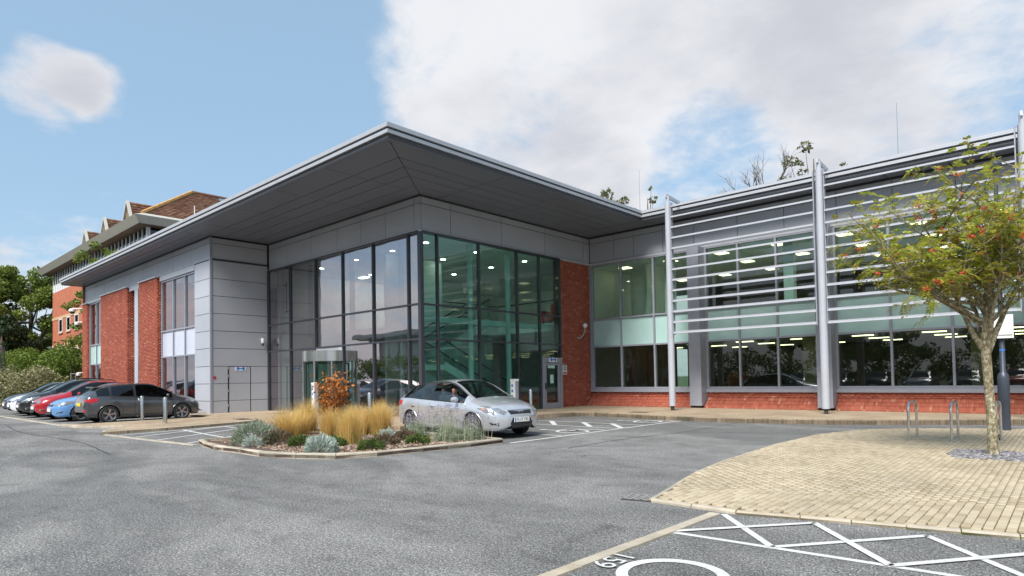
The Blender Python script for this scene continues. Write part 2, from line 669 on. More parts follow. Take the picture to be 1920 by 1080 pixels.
def smooth_line(pts, n=6):
    """Catmull-Rom through the points"""
    P = [Vector(p) for p in pts]
    P = [P[0] * 2 - P[1]] + P + [P[-1] * 2 - P[-2]]
    out = []
    for i in range(1, len(P) - 2):
        for k in range(n):
            t = k / n
            a, b, c, d = P[i - 1], P[i], P[i + 1], P[i + 2]
            out.append(0.5 * ((2 * b) + (c - a) * t + (2 * a - 5 * b + 4 * c - d) * t * t + (3 * b - a - 3 * c + d) * t ** 3))
    out.append(P[-2])
    return [tuple(p) for p in out]


# ------------------------------------------------------------------ ground
def gz(x, y=0.0):
    t = min(1.0, max(0.0, (2 - x) / 12.0))
    return 0.11 * t * t * (3 - 2 * t)


def struct(o):
    o['kind'] = 'structure'
    return o


plain('grass_ground', (0.06, 0.085, 0.03), 0.95, var=0.4, vscale=0.7, bump=0.5)
g = MB()
g.poly([(-900, -900, -0.25), (900, -900, -0.25), (900, 900, -0.25), (-900, 900, -0.25)])
struct(g.build('ground', 'grass_ground'))
struct(sheet('car_park_road', [(-72, -46), (46, -46), (46, 9.6), (-72, 9.6)], gz, 'asphalt', 2.0))

# building footprint: atrium corner at the origin, long wall along -X, side wall along +Y, right wing along +X
DY = 10.108
XL = -11.193
PY = -2.644


def foot_dist(x, y):
    d = []
    for x0, x1, y0, y1 in ((-31.3, XL, PY, 30), (XL, 0, 0, 30), (0, 40, DY, 30)):
        dx = max(x0 - x, 0, x - x1)
        dy = max(y0 - y, 0, y - y1)
        d.append(math.hypot(dx, dy))
    return min(d)


def pave_z(x, y):
    return max(0.19 - 0.05 * min(1.0, foot_dist(x, y) / 3.5), gz(x) + 0.075)


apron = [(-31.4, -3.6), (-11.3, -3.55), (-9.2, -3.5), (-8.75, -3.9), (-8.7, -7.9), (-9.3, -8.45), (-7.6, -8.35), (-7.0, -8.05), (-6.55, -7.5), (-6.1, -7.45), (-4.95, -8.3), (-4.1, -8.55),
         (-4.15, -7.9), (-4.25, -6.5), (-4.75, -4.6), (-5.0, -3.5), (-4.6, -3.1), (-2.0, -3.0), (1.6, -3.05), (2.15, -2.6), (2.2, 3.2), (2.3, 4.6), (2.55, 5.4), (3.1, 5.75), (4.4, 5.55), (6.56, 5.05), (9.24, 5.1), (11.4, 5.55), (13.2, 6.5), (15.64, 7.8),
         (19, 9.0), (24, 9.6), (40, 9.7), (40, DY + 0.4), (-0.3, DY + 0.4), (-0.3, 0.3), (XL + 0.1, 0.3), (XL - 0.2, PY + 0.3), (-31.4, PY + 0.3)]
pav = struct(sheet('pavement', apron, pave_z, 'apron_paving', 0.8, skirt=0.2))


def kerb_run(pts, mat, parent, zf, h0=-0.12, top=0.003, w=0.125, step=0.86, side=1, closed=False, name='kerb_stone', gap=0.012):
    """single kerb stones laid end to end along a line; the line is the road edge"""
    pts = resample(pts, step, closed)
    n = len(pts)
    m = n if closed else n - 1
    nor = []
    for i in range(n):
        a = pts[(i - 1) % n] if (closed or i > 0) else pts[i]
        b = pts[(i + 1) % n] if (closed or i < n - 1) else pts[i]
        d = Vector((b[0] - a[0], b[1] - a[1])).normalized()
        nor.append(Vector((-d.y, d.x)) * side)
    for i in range(m):
        a, b = Vector(pts[i]), Vector(pts[(i + 1) % n])
        na, nb = nor[i], nor[(i + 1) % n]
        d = (b - a).normalized() * gap / 2
        a2, b2 = a + d, b - d
        za, zb = zf(*pts[i]), zf(*pts[(i + 1) % n])
        o = MB()
        jz = rng.uniform(-0.003, 0.004)
        bev = 0.02
        q = [(a2, za), (b2, zb), (b2 + nb * w, zb), (a2 + na * w, za)]
        lo = [(p.x, p.y, z + h0) for p, z in q]
        mid = [(p.x, p.y, z + top - bev + jz) for p, z in q]
        hi = [(p.x + (na.x if k in (0, 3) else nb.x) * (bev if k < 2 else 0), p.y + (na.y if k in (0, 3) else nb.y) * (bev if k < 2 else 0), z + top + jz) for k, (p, z) in enumerate(q)]
        o.v = lo + mid + hi
        fl = [(8, 9, 10, 11)]
        for r0 in (0, 4):
            fl += [(r0 + k, r0 + (k + 1) % 4, r0 + 4 + (k + 1) % 4, r0 + 4 + k) for k in range(4)]
        o.f = [tuple(x) if side > 0 else tuple(reversed(x)) for x in fl]
        o.build(name, mat, parent)


kerb_run([(2.3, 4.6), (2.55, 5.4), (3.1, 5.75), (4.4, 5.55), (6.56, 5.05), (9.24, 5.1), (11.4, 5.55), (13.2, 6.5), (15.64, 7.8), (19, 9.0), (24, 9.6)], 'mossy_kerb', pav, pave_z, h0=-0.2, top=0.004, w=0.14)
kerb_run([(-9.3, -8.46), (-7.6, -8.36), (-7.0, -8.06), (-6.55, -7.51), (-6.1, -7.46), (-4.95, -8.31), (-4.1, -8.56), (-4.16, -7.9), (-4.26, -6.5), (-4.76, -4.6), (-5.0, -3.5)], 'kerb', pav, pave_z, top=0.006, w=0.13, step=0.6)

# flush kerb lines in the asphalt
road = bpy.data.objects['car_park_road']
flat = lambda x, y: gz(x)
kerb_run([(-30, -8.45), (-9.3, -8.45)], 'kerb', road, flat, top=0.012, w=0.16)
kerb_run([(-4.1, -8.52), (1.0, -7.95)], 'kerb', road, flat, top=0.012, w=0.16)
kerb_run([(13.88, -13.2), (13.95, -7.45)], 'kerb', road, flat, top=0.02, w=0.135, side=-1)

# painted markings: each line a thin sheet on the asphalt
def line(p, q, w=0.09, z=0.004, name='bay_line'):
    p, q = Vector(p), Vector(q)
    d = (q - p).normalized()
    nn = Vector((-d.y, d.x)) * w / 2
    k = max(1, int((q - p).length / 1.0))
    b = MB()
    for i in range(k + 1):
        c = p + (q - p) * i / k
        for s in (1, -1):
            e = c + nn * s
            b.v.append((e.x, e.y, gz(e.x) + z))
    for i in range(k):
        b.f.append((2 * i + 1, 2 * i + 3, 2 * i + 2, 2 * i))
    return b.build(name, 'road_paint', road)


# hatched strip and bay in the foreground
line((14.02, -8.45), (19.5, -8.2), 0.072)
zz = [(14.10, -7.42), (14.97, -8.40), (15.90, -7.16), (16.85, -8.32), (17.75, -7.0), (18.6, -8.2)]
zy = [(14.04, -8.44), (14.97, -7.27), (15.86, -8.38), (16.82, -7.08), (17.7, -8.28), (18.6, -6.95)]
for ps, zo in ((zz, 0.008), (zy, 0.012)):
    for a, b in zip(ps[:-1], ps[1:]):
        line(a, b, 0.072, zo, 'hatch_line')
# bays beside the silver car
line((7.13, -3.25), (7.08, 5.05), 0.10)
line((2.4, -1.15), (7.05, -1.25), 0.09, 0.008)
line((2.6, 1.52), (7.05, 1.40), 0.09, 0.008)
line((2.7, 2.95), (7.05, 2.78), 0.09, 0.008)
for x in (3.4, 4.75, 5.85):
    line((x, 2.86), (x + 1.25, 1.50), 0.16, 0.012, 'hatch_line')
# hatched bays west of the planting bed
for (a, b) in (((-3.5, -8.3), (-4.6, -3.7)), ((-1.2, -8.0), (-3.9, -3.5)), ((-2.6, -8.1), (-4.2, -5.0)), ((0.3, -7.8), (-2.4, -3.3)), ((-3.9, -6.4), (-0.3, -6.6)), ((-4.2, -5.0), (0.4, -5.1)), ((-2.3, -3.3), (0.5, -3.4)), ((0.45, -7.6), (0.45, -3.4))):
    line(a, b, 0.10, 0.006 + 0.003 * rng.random(), 'hatch_line')
for i in range(9):
    x = -11.45 - 2.6 * i
    line((x, -8.2), (x, -3.75), 0.1)


plain('tar', (0.028, 0.028, 0.029), 0.6, var=0.3, vscale=9)
for pts in ([(8.9, -3.4), (8.8, -1.2), (9.1, 1.4), (9.0, 5.0)], [(-11.5, -9.6), (-7.0, -9.9), (-2.5, -9.5), (1.5, -9.8)]):
    sp_ = [(x + rng.uniform(-0.012, 0.012), y + rng.uniform(-0.012, 0.012)) for x, y, *_ in smooth_line([(*p, 0) for p in pts], 26)]
    b = MB()
    for i, (x, y) in enumerate(sp_):
        q = sp_[min(i + 1, len(sp_) - 1)] if i < len(sp_) - 1 else sp_[i]
        o_ = sp_[i - 1] if i else sp_[0]
        d = Vector((q[0] - o_[0], q[1] - o_[1])).normalized()
        w = rng.uniform(0.012, 0.022)
        b.v += [(x - d.y * w, y + d.x * w, gz(x) + 0.003), (x + d.y * w, y - d.x * w, gz(x) + 0.003)]
    b.f = [(2 * i + 1, 2 * i + 3, 2 * i + 2, 2 * i) for i in range(len(sp_) - 1)]
    b.build('tar_seam', 'tar', road)


def wheelchair(cx, cy, s, rot, z=0.006):
    """painted wheelchair symbol: wheel, body, head; rot turns its up direction"""
    c, sn = math.cos(rot), math.sin(rot)

    def T(p):
        x, y = p[0] * s, p[1] * s
        X, Y = cx + c * x - sn * y, cy + sn * x + c * y
        return (X, Y, gz(X) + z)
    b = MB()
    n = 36
    ro, ri, a0, a1 = 0.5, 0.39, rad(95), rad(385)
    for i in range(n):
        t0, t1 = a0 + (a1 - a0) * i / n, a0 + (a1 - a0) * (i + 1) / n
        b.poly([T((ri * math.cos(t0), ri * math.sin(t0))), T((ro * math.cos(t0), ro * math.sin(t0))), T((ro * math.cos(t1), ro * math.sin(t1))), T((ri * math.cos(t1), ri * math.sin(t1)))])
    for q in ([(-0.06, 0.18), (0.06, 0.18), (0.06, 0.95), (-0.06, 0.95)], [(0.06, 0.50), (0.42, 0.50), (0.42, 0.60), (0.06, 0.60)], [(0.06, 0.10), (0.62, 0.10), (0.62, 0.22), (0.06, 0.22)], [(0.52, 0.10), (0.62, 0.10), (0.92, -0.48), (0.80, -0.52)]):
        b.poly([T(p) for p in q])
    b.poly([T((0.12 * math.cos(2 * PI * i / 16), 1.10 + 0.12 * math.sin(2 * PI * i / 16))) for i in range(16)])
    return b.build('wheelchair_symbol', 'road_paint', road)


wheelchair(14.68, -9.62, 0.84, rad(-90))
wheelchair(6.55, -0.1, 0.95, rad(90), 0.016)
wheelchair(6.45, 4.05, 0.95, rad(90), 0.016)
num = text_mesh('bay_number', '159', 0.29, 'road_paint', road)
num.rotation_euler = (0, 0, rad(-90))
num.location = (14.14, -9.60, 0.016)

# ------------------------------------------------------------------ planting bed (kerbed island)
bed = [(0.62, -7.66), (1.6, -7.93), (3.0, -8.05), (4.6, -8.0), (5.6, -7.75), (6.3, -7.3), (6.68, -6.6), (6.84, -5.6), (6.92, -4.3), (6.95, -3.3), (5.6, -3.12), (3.2, -3.1), (0.9, -3.12), (0.55, -3.6)]
plain('bark_mulch', (0.10, 0.062, 0.048), 0.95, var=0.5, vscale=18, bump=0.8, bscale=40)
island('mulch_chip', ((0, (0.10, 0.05, 0.035)), (0.4, (0.20, 0.125, 0.085)), (0.75, (0.34, 0.26, 0.18)), (1, (0.42, 0.35, 0.27))), 0.9, 0, 40, 0)
bedo = struct(sheet('planting_bed', bed, lambda x, y: 0.055 + 0.05 * min(1, abs(math.sin(x * 1.3) * math.cos(y * 1.1))), 'bark_mulch', 0.4, skirt=0.06))
kerb_run(bed, 'kerb', bedo, lambda x, y: 0.105, h0=-0.2, top=0.004, w=0.12, step=0.72, closed=True)


def chips(name, poly, zf, n, size, mat, parent=None, flat_=0.25, aspect=2.0):
    V, F = [], []
    xs = [p[0] for p in poly]
    ys = [p[1] for p in poly]
    k = 0
    while k < n:
        x, y = rng.uniform(min(xs), max(xs)), rng.uniform(min(ys), max(ys))
        if not inside((x, y), poly):
            continue
        k += 1
        a = rng.uniform(0, 2 * PI)
        l, w, h = size * rng.uniform(0.5, 1.3), size * rng.uniform(0.4, 1.0) / aspect, size * flat_
        tx, ty = rng.uniform(-0.35, 0.35), rng.uniform(-0.35, 0.35)
        z = zf(x, y) + rng.uniform(0, size * 0.25)
        i0 = len(V)
        for sx, sy, sz in ((-1, -1, 0), (1, -1, 0), (1, 1, 0), (-1, 1, 0), (-.8, -.8, 1), (.8, -.8, 1), (.8, .8, 1), (-.8, .8, 1)):
            px, py = sx * l / 2, sy * w / 2
            V.append((x + px * math.cos(a) - py * math.sin(a), y + px * math.sin(a) + py * math.cos(a), z + sz * h + px * tx + py * ty))
        F += [(i0 + 4, i0 + 5, i0 + 6, i0 + 7)] + [(i0 + q, i0 + (q + 1) % 4, i0 + 4 + (q + 1) % 4, i0 + 4 + q) for q in range(4)]
    return link(bpy.data.objects.new(name, np_mesh(name, V, F)), parent, mat, kind='stuff')


chips('mulch', [(0.8, -7.5), (5.4, -7.6), (6.5, -6.6), (6.7, -3.4), (0.8, -3.4)], lambda x, y: 0.06 + 0.05 * min(1, abs(math.sin(x * 1.3) * math.cos(y * 1.1))), 5200, 0.055, 'mulch_chip', bedo)

# ------------------------------------------------------------------ block paved island with single pavers
isl = [(13.1, -7.28), (12.97, -6.72), (12.57, -5.05), (12.36, -3.6), (12.15, -0.63), (12.18, 2.04), (12.59, 3.65), (13.33, 4.64), (14.59, 5.39), (15.77, 5.75), (17.2, 6.1), (21, 6.6), (21, -5.85), (16.54, -6.8), (15.71, -6.99), (14.81, -7.19), (14.2, -7.34)]
islo = struct(sheet('paved_island', isl, lambda x, y: 0.022, 'joint_moss', 1.0, skirt=0.1))
kerb_run(isl[:10], 'kerb', islo, lambda x, y: 0.03, h0=-0.1, top=0.004, w=0.075, step=0.5, side=-1)
kerb_run([(21, -5.85), (16.54, -6.8), (15.71, -6.99), (14.81, -7.19), (14.2, -7.34), (13.15, -7.30)], 'kerb', islo, lambda x, y: 0.036, h0=-0.1, top=0.004, w=0.075, step=0.5, side=-1)
pit = [(15.17, -0.75), (15.32, -1.12), (16.3, -1.2), (16.36, 0.22), (15.35, 0.28), (15.18, 0.1)]
pw, pl_ = 0.0835, 0.167
pm = MB()
pm.v = [(-pl_ / 2 + .0055, -pw / 2 + .0035, 0), (pl_ / 2 - .0055, -pw / 2 + .0035, 0), (pl_ / 2 - .0055, pw / 2 - .0035, 0), (-pl_ / 2 + .0055, pw / 2 - .0035, 0)]
pm.v += [(x, y, 0.020) for x, y, z in pm.v[:4]] + [(x * 0.95, y * 0.93, 0.026) for x, y, z in pm.v[:4]]
pm.f = [(8, 9, 10, 11)] + [(r0 + k, r0 + (k + 1) % 4, r0 + 4 + (k + 1) % 4, r0 + 4 + k) for r0 in (0, 4) for k in range(4)]
paver_me = pm.mesh('paver')
paver_me.materials.append(MATS['paver'])
cells = []
ang = rad(90.8)
ca, sa = math.cos(ang), math.sin(ang)
inner = [(x + (0.085 if x < 13.5 else 0.0), y + (0.10 if y < -5.5 else 0)) for x, y in isl]
for i in range(-160, 100):
    for j in range(-130, 10):
        lx = i * pl_ + (0.5 * pl_ if j % 2 else 0)
        ly = j * pw
        x, y = 12.2 + ca * lx - sa * -ly, 0 + sa * lx + ca * -ly
        x = 12.2 + ca * lx - sa * ly
        y = sa * lx + ca * ly
        if not inside((x, y), inner) or inside((x, y), pit) or x > 20:
            continue
        cells.append((x, y))
dist = lambda c: (c[0] - 17.03) ** 2 + (c[1] + 13.9) ** 2
# the pavers that the photograph shows: nearest first
vis = sorted([c for c in cells if c[0] < 17.0 - 0.06 * (c[1] + 13.9)], key=dist)
near = set(vis[:300])
PV, PF = [], []
base = np.array([v[:] for v in pm.v])
bf = np.array(pm.f)
for c in cells:
    z, t = 0.0215 + rng.uniform(-0.0022, 0.0022), ang + rng.uniform(-0.012, 0.012)
    if c in near:
        o = bpy.data.objects.new('paver', paver_me)
        o.location = (c[0], c[1], z)
        o.rotation_euler = (rng.uniform(-0.008, 0.008), rng.uniform(-0.008, 0.008), t)
        link(o, islo)
    else:
        R2 = np.array([[math.cos(t), -math.sin(t), 0], [math.sin(t), math.cos(t), 0], [0, 0, 1]])
        PF.append(bf + len(PV) * 12)
        PV.append(base @ R2.T + np.array([c[0], c[1], z]))
link(bpy.data.objects.new('more_pavers', np_mesh('more_pavers', np.concatenate(PV), np.concatenate(PF))), islo, 'paver', kind='stuff')
island('slate', ((0, (0.085, 0.08, 0.088)), (0.5, (0.18, 0.17, 0.18)), (1, (0.36, 0.345, 0.345))), 0.6, 0, 40, 0)
soil = sheet('tree_pit', pit, lambda x, y: 0.03, 'bark_mulch', 0.4, islo)
chips('slate_chippings', pit, lambda x, y: 0.03, 1500, 0.07, 'slate', islo, 0.2, 1.5)

# gully grate and covers
gr = thing('gully_grate', 'grey iron drain grate in the asphalt at the tip of the paved island', 'drain', (12.93, -7.13, 0), rad(104))
boxo('pit', -0.22, 0.22, -0.2, 0.2, -0.05, 0.006, 'iron', gr)
for i in range(4):
    boxo('grate_bar', -0.16, 0.16, -0.155 + i * 0.1, -0.12 + i * 0.1, 0.002, 0.018, 'galvanised', gr)
for i in range(4):
    boxo('grate_rib', -0.16 + i * 0.097, -0.13 + i * 0.097, -0.15, 0.17, 0.001, 0.015, 'galvanised', gr)
for k, (x, y, l) in enumerate(((-6.1, -3.55, 'rusty brown rectangular cover in the paving outside the grey service door'), (-8.2, -0.9, 'narrow rusty cover in the paving close to the glazed corner'), (4.6, 6.6, 'small dark round-edged cover in the paving near the side door'))):
    c = tag(boxo('access_cover', x - 0.38, x + 0.38, y - 0.22, y + 0.22, pave_z(x, y) - 0.02, pave_z(x, y) + 0.008, 'iron'), l, 'cover')

# ------------------------------------------------------------------ the office building
office = thing('office_building', 'two storey office with grey metal cladding, red brick piers, glazed corner and deep flat roof', 'building', (0, 0, 0))
Z0, ZT2, ZT1, ZB, ZJ, ZS, ZR = 0.10, 2.921, 4.148, 6.713, 7.686, 7.985, 8.363
OA, OB, FY = 3.965, 3.544, 8.89         # roof edges: y=-OA, x=OB, y=FY along the right wing
GAP = 0.022


def panel_wall(axis, at, out, cuts, zs, parent, t=0.05, mat='cladding', name='cladding_panel', skip=()):
    """metal cladding panels with open joints. axis 'x': runs along X in plane y=at; out = sign of the outward normal"""
    for i in range(len(cuts) - 1):
        for j in range(len(zs) - 1):
            if (i, j) in skip:
                continue
            a, b = cuts[i] + GAP / 2, cuts[i + 1] - GAP / 2
            z0, z1 = zs[j] + GAP / 2, zs[j + 1] - GAP / 2
            lo, hi = (at, at + out * t) if out > 0 else (at + out * t, at)
            if axis == 'x':
                boxo(name, a, b, lo, hi, z0, z1, mat, parent)
            else:
                boxo(name, lo, hi, a, b, z0, z1, mat, parent)


def bricks(name, org, ud, vd, W, H, parent, pu=0.21, pv=0.07, d=0.010, stack=False, mj=0.010, mat='brick'):
    """bricks laid one by one on a plane; joined (thousands of them)"""
    org, ud, vd = np.array(org, float), np.array(ud, float), np.array(vd, float)
    nd = np.cross(ud, vd)
    V, F = [], []
    rows = max(1, int(round(H / pv)))
    pv = H / rows
    tmpl = np.array([(0, 1, 2, 3), (4, 5, 1, 0), (5, 6, 2, 1), (6, 7, 3, 2), (7, 4, 0, 3)])
    for r in range(rows):
        x = -pu * (0.5 if (r % 2 and not stack) else 0)
        while x < W - 0.01:
            a, b = max(0, x) + mj / 2, min(W, x + pu) - mj / 2
            x += pu
            if b - a < 0.02:
                continue
            z0, z1 = r * pv + mj / 2, (r + 1) * pv - mj / 2
            dd = d + rng.uniform(-0.003, 0.003)
            n = len(V)
            for dep in (dd, -0.002):
                V += [org + ud * a + vd * z0 + nd * dep, org + ud * b + vd * z0 + nd * dep, org + ud * b + vd * z1 + nd * dep, org + ud * a + vd * z1 + nd * dep]
            F.append(tmpl + n)
    return link(bpy.data.objects.new(name, np_mesh(name, np.array(V), np.concatenate(F))), parent, mat, kind='stuff')


# --- solid body of the building behind the skins
core = MB()
core.box(-31.15, XL - 0.08, PY + 0.08, -0.02, ZB + 0.02, ZS)            # band over the long wall
core.box(XL - 0.08, 0 - 0.06, 0.06, 0.40, ZB + 0.02, ZS)
core.box(-0.40, -0.06, 0.42, DY + 0.4, ZB + 0.02, ZS)
core.box(-0.06, 34, DY + 0.06, DY + 0.45, ZB + 0.02, ZS)
core.box(-12.95, XL - 0.06, PY + 0.06, -0.08, Z0, ZB)                      # service block
core.build('wall_backing', 'cladding_back', office)
boxo('closing_trim', XL, 0.0, 0.0 - 0.012, 0.08, 7.93, ZS, 'cladding_back', office)
boxo('closing_trim', -0.08, 0.012, 0.085, DY - 0.06, 7.93, ZS, 'cladding_back', office)
boxo('closing_trim', 0.015, 34, DY - 0.012, DY + 0.08, 7.93, ZS, 'cladding_back', office)
boxo('closing_trim', -31.2, XL + 0.005, PY - 0.012, PY + 0.08, 7.93, ZS, 'cladding_back', office)

# --- grey band above the glazing
bz = [ZB + 0.05, ZJ, 7.93]
panel_wall('x', 0.055, -1, [XL + 0.06, -9.41, -7.33, -5.29, -3.63, -2.02, -0.34, 0.0], bz, office)
panel_wall('y', -0.055, 1, [0.06, 1.43, 4.13, 6.84, 9.63, DY - 0.01], bz, office)
cutsC = [0.0, 1.32, 2.37, 3.81, 5.22, 7.05, 8.83, 10.63, 12.36, 14.1, 15.9, 17.7, 19.5, 21.3, 23.1, 25, 27, 29, 31, 33.5]
panel_wall('x', DY + 0.055, -1, cutsC, bz, office)
for (a, b, c, d) in ((XL + 0.05, 0.045, -0.055, 0.06), (-0.03, 0.055, 0.065, DY - 0.06), (-0.0, 33.5, DY - 0.055, DY + 0.06)):
    boxo('band_trim', a, b, c, d, ZB - 0.045, ZB + 0.035, 'pale_trim', office)

# --- atrium curtain wall, front (along X) and side (along Y)
def curtain(axis, at, cuts, zs, glassmat, framemat, name, parent, mw=0.06, md=0.14, skip=(), inset=0.05):
    """part: frame of mullions and transoms; sub-parts: one pane per opening"""
    b = MB()
    z0, z1 = zs[0], zs[-1]

    def bx(a0, a1, c0, c1, e0, e1):
        if axis == 'x':
            b.box(a0, a1, c0, c1, e0, e1)
        else:
            b.box(c0, c1, a0, a1, e0, e1)
    for c in cuts:
        bx(c - mw / 2, c + mw / 2, at - md / 2, at + md / 2, z0, z1)
    for z in zs:
        bx(cuts[0] + 0.002, cuts[-1] - 0.002, at - md / 2 + 0.004, at + md / 2 - 0.004, z - mw / 2, z + mw / 2)
    fr = b.build(name, framemat, parent)
    for i in range(len(cuts) - 1):
        for j in range(len(zs) - 1):
            if (i, j) in skip:
                continue
            gm = glassmat(i, j) if callable(glassmat) else glassmat
            if gm is None:
                continue
            a0, a1 = cuts[i] + mw / 2 - 0.012, cuts[i + 1] - mw / 2 + 0.012
            e0, e1 = zs[j] + mw / 2 - 0.012, zs[j + 1] - mw / 2 + 0.012
            p = MB()
            tl = 0.0022 * rng.uniform(-1, 1)
            if axis == 'x':
                p.poly([(a0, at + tl * 4, e0), (a1, at - tl * 4, e0), (a1, at - tl * 4, e1), (a0, at + tl * 4, e1)])
            else:
                p.poly([(at + tl * 4, a0, e0), (at - tl * 4, a1, e0), (at - tl * 4, a1, e1), (at + tl * 4, a0, e1)])
            p.build('pane', gm, fr)
    return fr


xa = [XL + 0.03, -9.1, -6.95, -4.87, -2.79, -0.66, -0.05]
zl = [0.16, ZT2, ZT1, ZB - 0.02]
curtain('x', 0.0, xa, zl, 'atrium_glass', 'frame_dark', 'front_curtain_wall', office, skip=((2, 0),))
ya = [0.05, 0.75, 2.82, 4.98, 6.38, 7.77]
curtain('y', 0.0, ya, zl, 'side_glass', 'frame_dark', 'side_curtain_wall', office, skip=((4, 0),))
boxo('corner_post', -0.075, 0.075, -0.075, 0.075, 0.12, ZB - 0.05, 'frame_dark', office)

# side door and light above it
sd = MB()
for y0, y1 in ((6.42, 6.56), (7.64, 7.77)):
    sd.box(-0.06, 0.10, y0, y1, 0.13, 2.36)
sd.box(-0.058, 0.098, 6.565, 7.635, 2.14, 2.355)
sdo = sd.build('side_door_frame', 'frame_grey', office)
lf = MB()
lf.box(0.0, 0.07, 6.57, 6.70, 0.2, 2.13)
lf.box(0.0, 0.07, 7.50, 7.63, 0.2, 2.13)
lf.box(0.002, 0.068, 6.70, 7.50, 2.02, 2.13)
lf.box(0.002, 0.068, 6.70, 7.50, 0.2, 0.42)
lf.build('door_leaf', 'frame_grey', sdo)
p = MB()
p.poly([(0.03, 6.69, 0.4), (0.03, 7.51, 0.4), (0.03, 7.51, 2.03), (0.03, 6.69, 2.03)])
p.build('door_pane', 'side_glass', sdo)
p = MB()
p.poly([(0.0, 6.4, 2.35), (0.0, 7.77, 2.35), (0.0, 7.77, ZT2), (0.0, 6.4, ZT2)])
p.build('top_light', 'side_glass', sdo)
boxo('door_handle', 0.07, 0.12, 6.59, 6.63, 1.0, 1.28, 'black_plastic', sdo)
boxo('door_notice', 0.034, 0.045, 6.82, 7.3, 2.16 - 0.26, 2.14 - 0.10, 'mint_sign', sdo)
boxo('door_notice', 0.034, 0.045, 6.98, 7.2, 1.25, 1.62, 'mint_sign', sdo)

# --- red brick pier on the side wall
boxo('brick_pier_core', -0.35, -0.012, 7.80, DY + 0.2, 0.05, ZB - 0.04, 'mortar', office)
bricks('brickwork', (-0.012, 8.02, 0.09), (0, 1, 0), (0, 0, 1), DY - 8.02 - 0.06, 6.56, office)
boxo('brick_pilaster_core', -0.35, 0.05, 7.80, 8.01, 0.051, ZB - 0.042, 'mortar', office)
bricks('brickwork', (0.05, 7.80, 0.09), (0, 1, 0), (0, 0, 1), 0.21, 6.56, office)

# --- service block: side face with door, front face
tz = [0.12, 0.72, 1.48, 2.25, 3.04, 3.81, 4.58, 5.35, 6.12, 6.93]
panel_wall('y', XL - 0.05, 1, [PY + 0.09, -1.90, -0.87, -0.03], tz[:4], office, t=0.055, skip=((1, 0), (1, 1), (1, 2)))
panel_wall('y', XL - 0.05, 1, [PY + 0.09, -0.03], tz[3:], office, t=0.055)
panel_wall('y', XL - 0.08, 1, [PY + 0.09, -0.03], [7.0, ZJ, 7.93], office, t=0.055)
panel_wall('x', PY + 0.055, -1, [-12.95, XL - 0.055], tz, office, t=0.055)
boxo('corner_trim', XL - 0.05, XL + 0.02, PY - 0.02, PY + 0.08, 0.1, 7.93, 'frame_grey', office)
boxo('ledge', XL - 0.06, XL + 0.03, PY + 0.085, -0.06, 6.935, 6.985, 'frame_dark', office)
svd = boxo('service_door', XL - 0.052, XL + 0.004, -1.87, -0.89, 0.17, 2.235, 'cladding_back', office)
for z0, z1 in ((0.185, 0.715), (0.735, 1.475), (1.495, 2.225)):
    boxo('door_panel', XL - 0.03, XL + 0.014, -1.84, -0.905, z0, z1, 'cladding', office)
for z in (0.45, 1.1, 1.75, 2.1):
    boxo('hinge', XL, XL + 0.03, -1.90, -1.87, z, z + 0.13, 'galvanised', office)


def sign_plate(name, org, ud, W, H, base, marks, nd, parent):
    """flat plate with printed marks as thin raised shapes; org is its lower left corner"""
    o, u, n = Vector(org), Vector(ud), Vector(nd)
    b = MB()
    q = [o, o + u * W, o + u * W + Vector((0, 0, H)), o + Vector((0, 0, H))]
    b.poly([p + n * 0.006 for p in q])
    for i in range(4):
        b.poly([q[i], q[(i + 1) % 4], q[(i + 1) % 4] + n * 0.006, q[i] + n * 0.006])
    pl = b.build(name, base, parent)
    for kind, mx, mz, r, mm in marks:
        b = MB()
        c = o + u * (mx * W) + Vector((0, 0, mz * H)) + n * 0.009
        if kind == 'disc':
            b.poly([c + (u * math.cos(2 * PI * k / 18) + Vector((0, 0, 1)) * math.sin(2 * PI * k / 18)) * r for k in range(18)])
        elif kind == 'ring':
            for k in range(18):
                t0, t1 = 2 * PI * k / 18, 2 * PI * (k + 1) / 18
                e0, e1 = u * math.cos(t0) + Vector((0, 0, 1)) * math.sin(t0), u * math.cos(t1) + Vector((0, 0, 1)) * math.sin(t1)
                b.poly([c + e0 * r * 0.7, c + e0 * r, c + e1 * r, c + e1 * r * 0.7])
        else:
            w_, h_ = r
            b.poly([c - u * w_ / 2 - Vector((0, 0, h_ / 2)), c + u * w_ / 2 - Vector((0, 0, h_ / 2)), c + u * w_ / 2 + Vector((0, 0, h_ / 2)), c - u * w_ / 2 + Vector((0, 0, h_ / 2))])
        b.build('sign_mark', mm, pl)
    return pl


dm = [('disc', 0.28, 0.55, 0.07, 'blue_sign'), ('disc', 0.78, 0.55, 0.07, 'blue_sign'), ('bar', 0.53, 0.6, (0.13, 0.05), 'blue_sign'), ('bar', 0.53, 0.35, (0.13, 0.03), 'mint_sign')]
sign_plate('door_sign', (XL + 0.02, -1.6, 2.06), (0, 1, 0), 0.5, 0.155, 'white_plastic', dm, (1, 0, 0), office)
sign_plate('door_sign', (0.105, 6.83, 2.17), (0, 1, 0), 0.55, 0.17, 'white_plastic', dm, (1, 0, 0), office)
tag(sign_plate('wall_sign', (0.066, 7.82, 1.62), (0, 1, 0), 0.30, 0.42, 'white_plastic', [('ring', 0.5, 0.62, 0.10, 'black_paint'), ('bar', 0.5, 0.62, (0.05, 0.10), 'black_paint'), ('bar', 0.5, 0.17, (0.24, 0.08), 'sign_red'), ('bar', 0.5, 0.95, (0.24, 0.02), 'black_paint')], (1, 0, 0), None), 'small white notice with a black ring on the brick pier beside the door', 'sign')
sign_plate('small_sign', (XL + 0.014, -2.53, 1.68), (0, 1, 0), 0.10, 0.13, 'sign_red', [], (1, 0, 0), office)

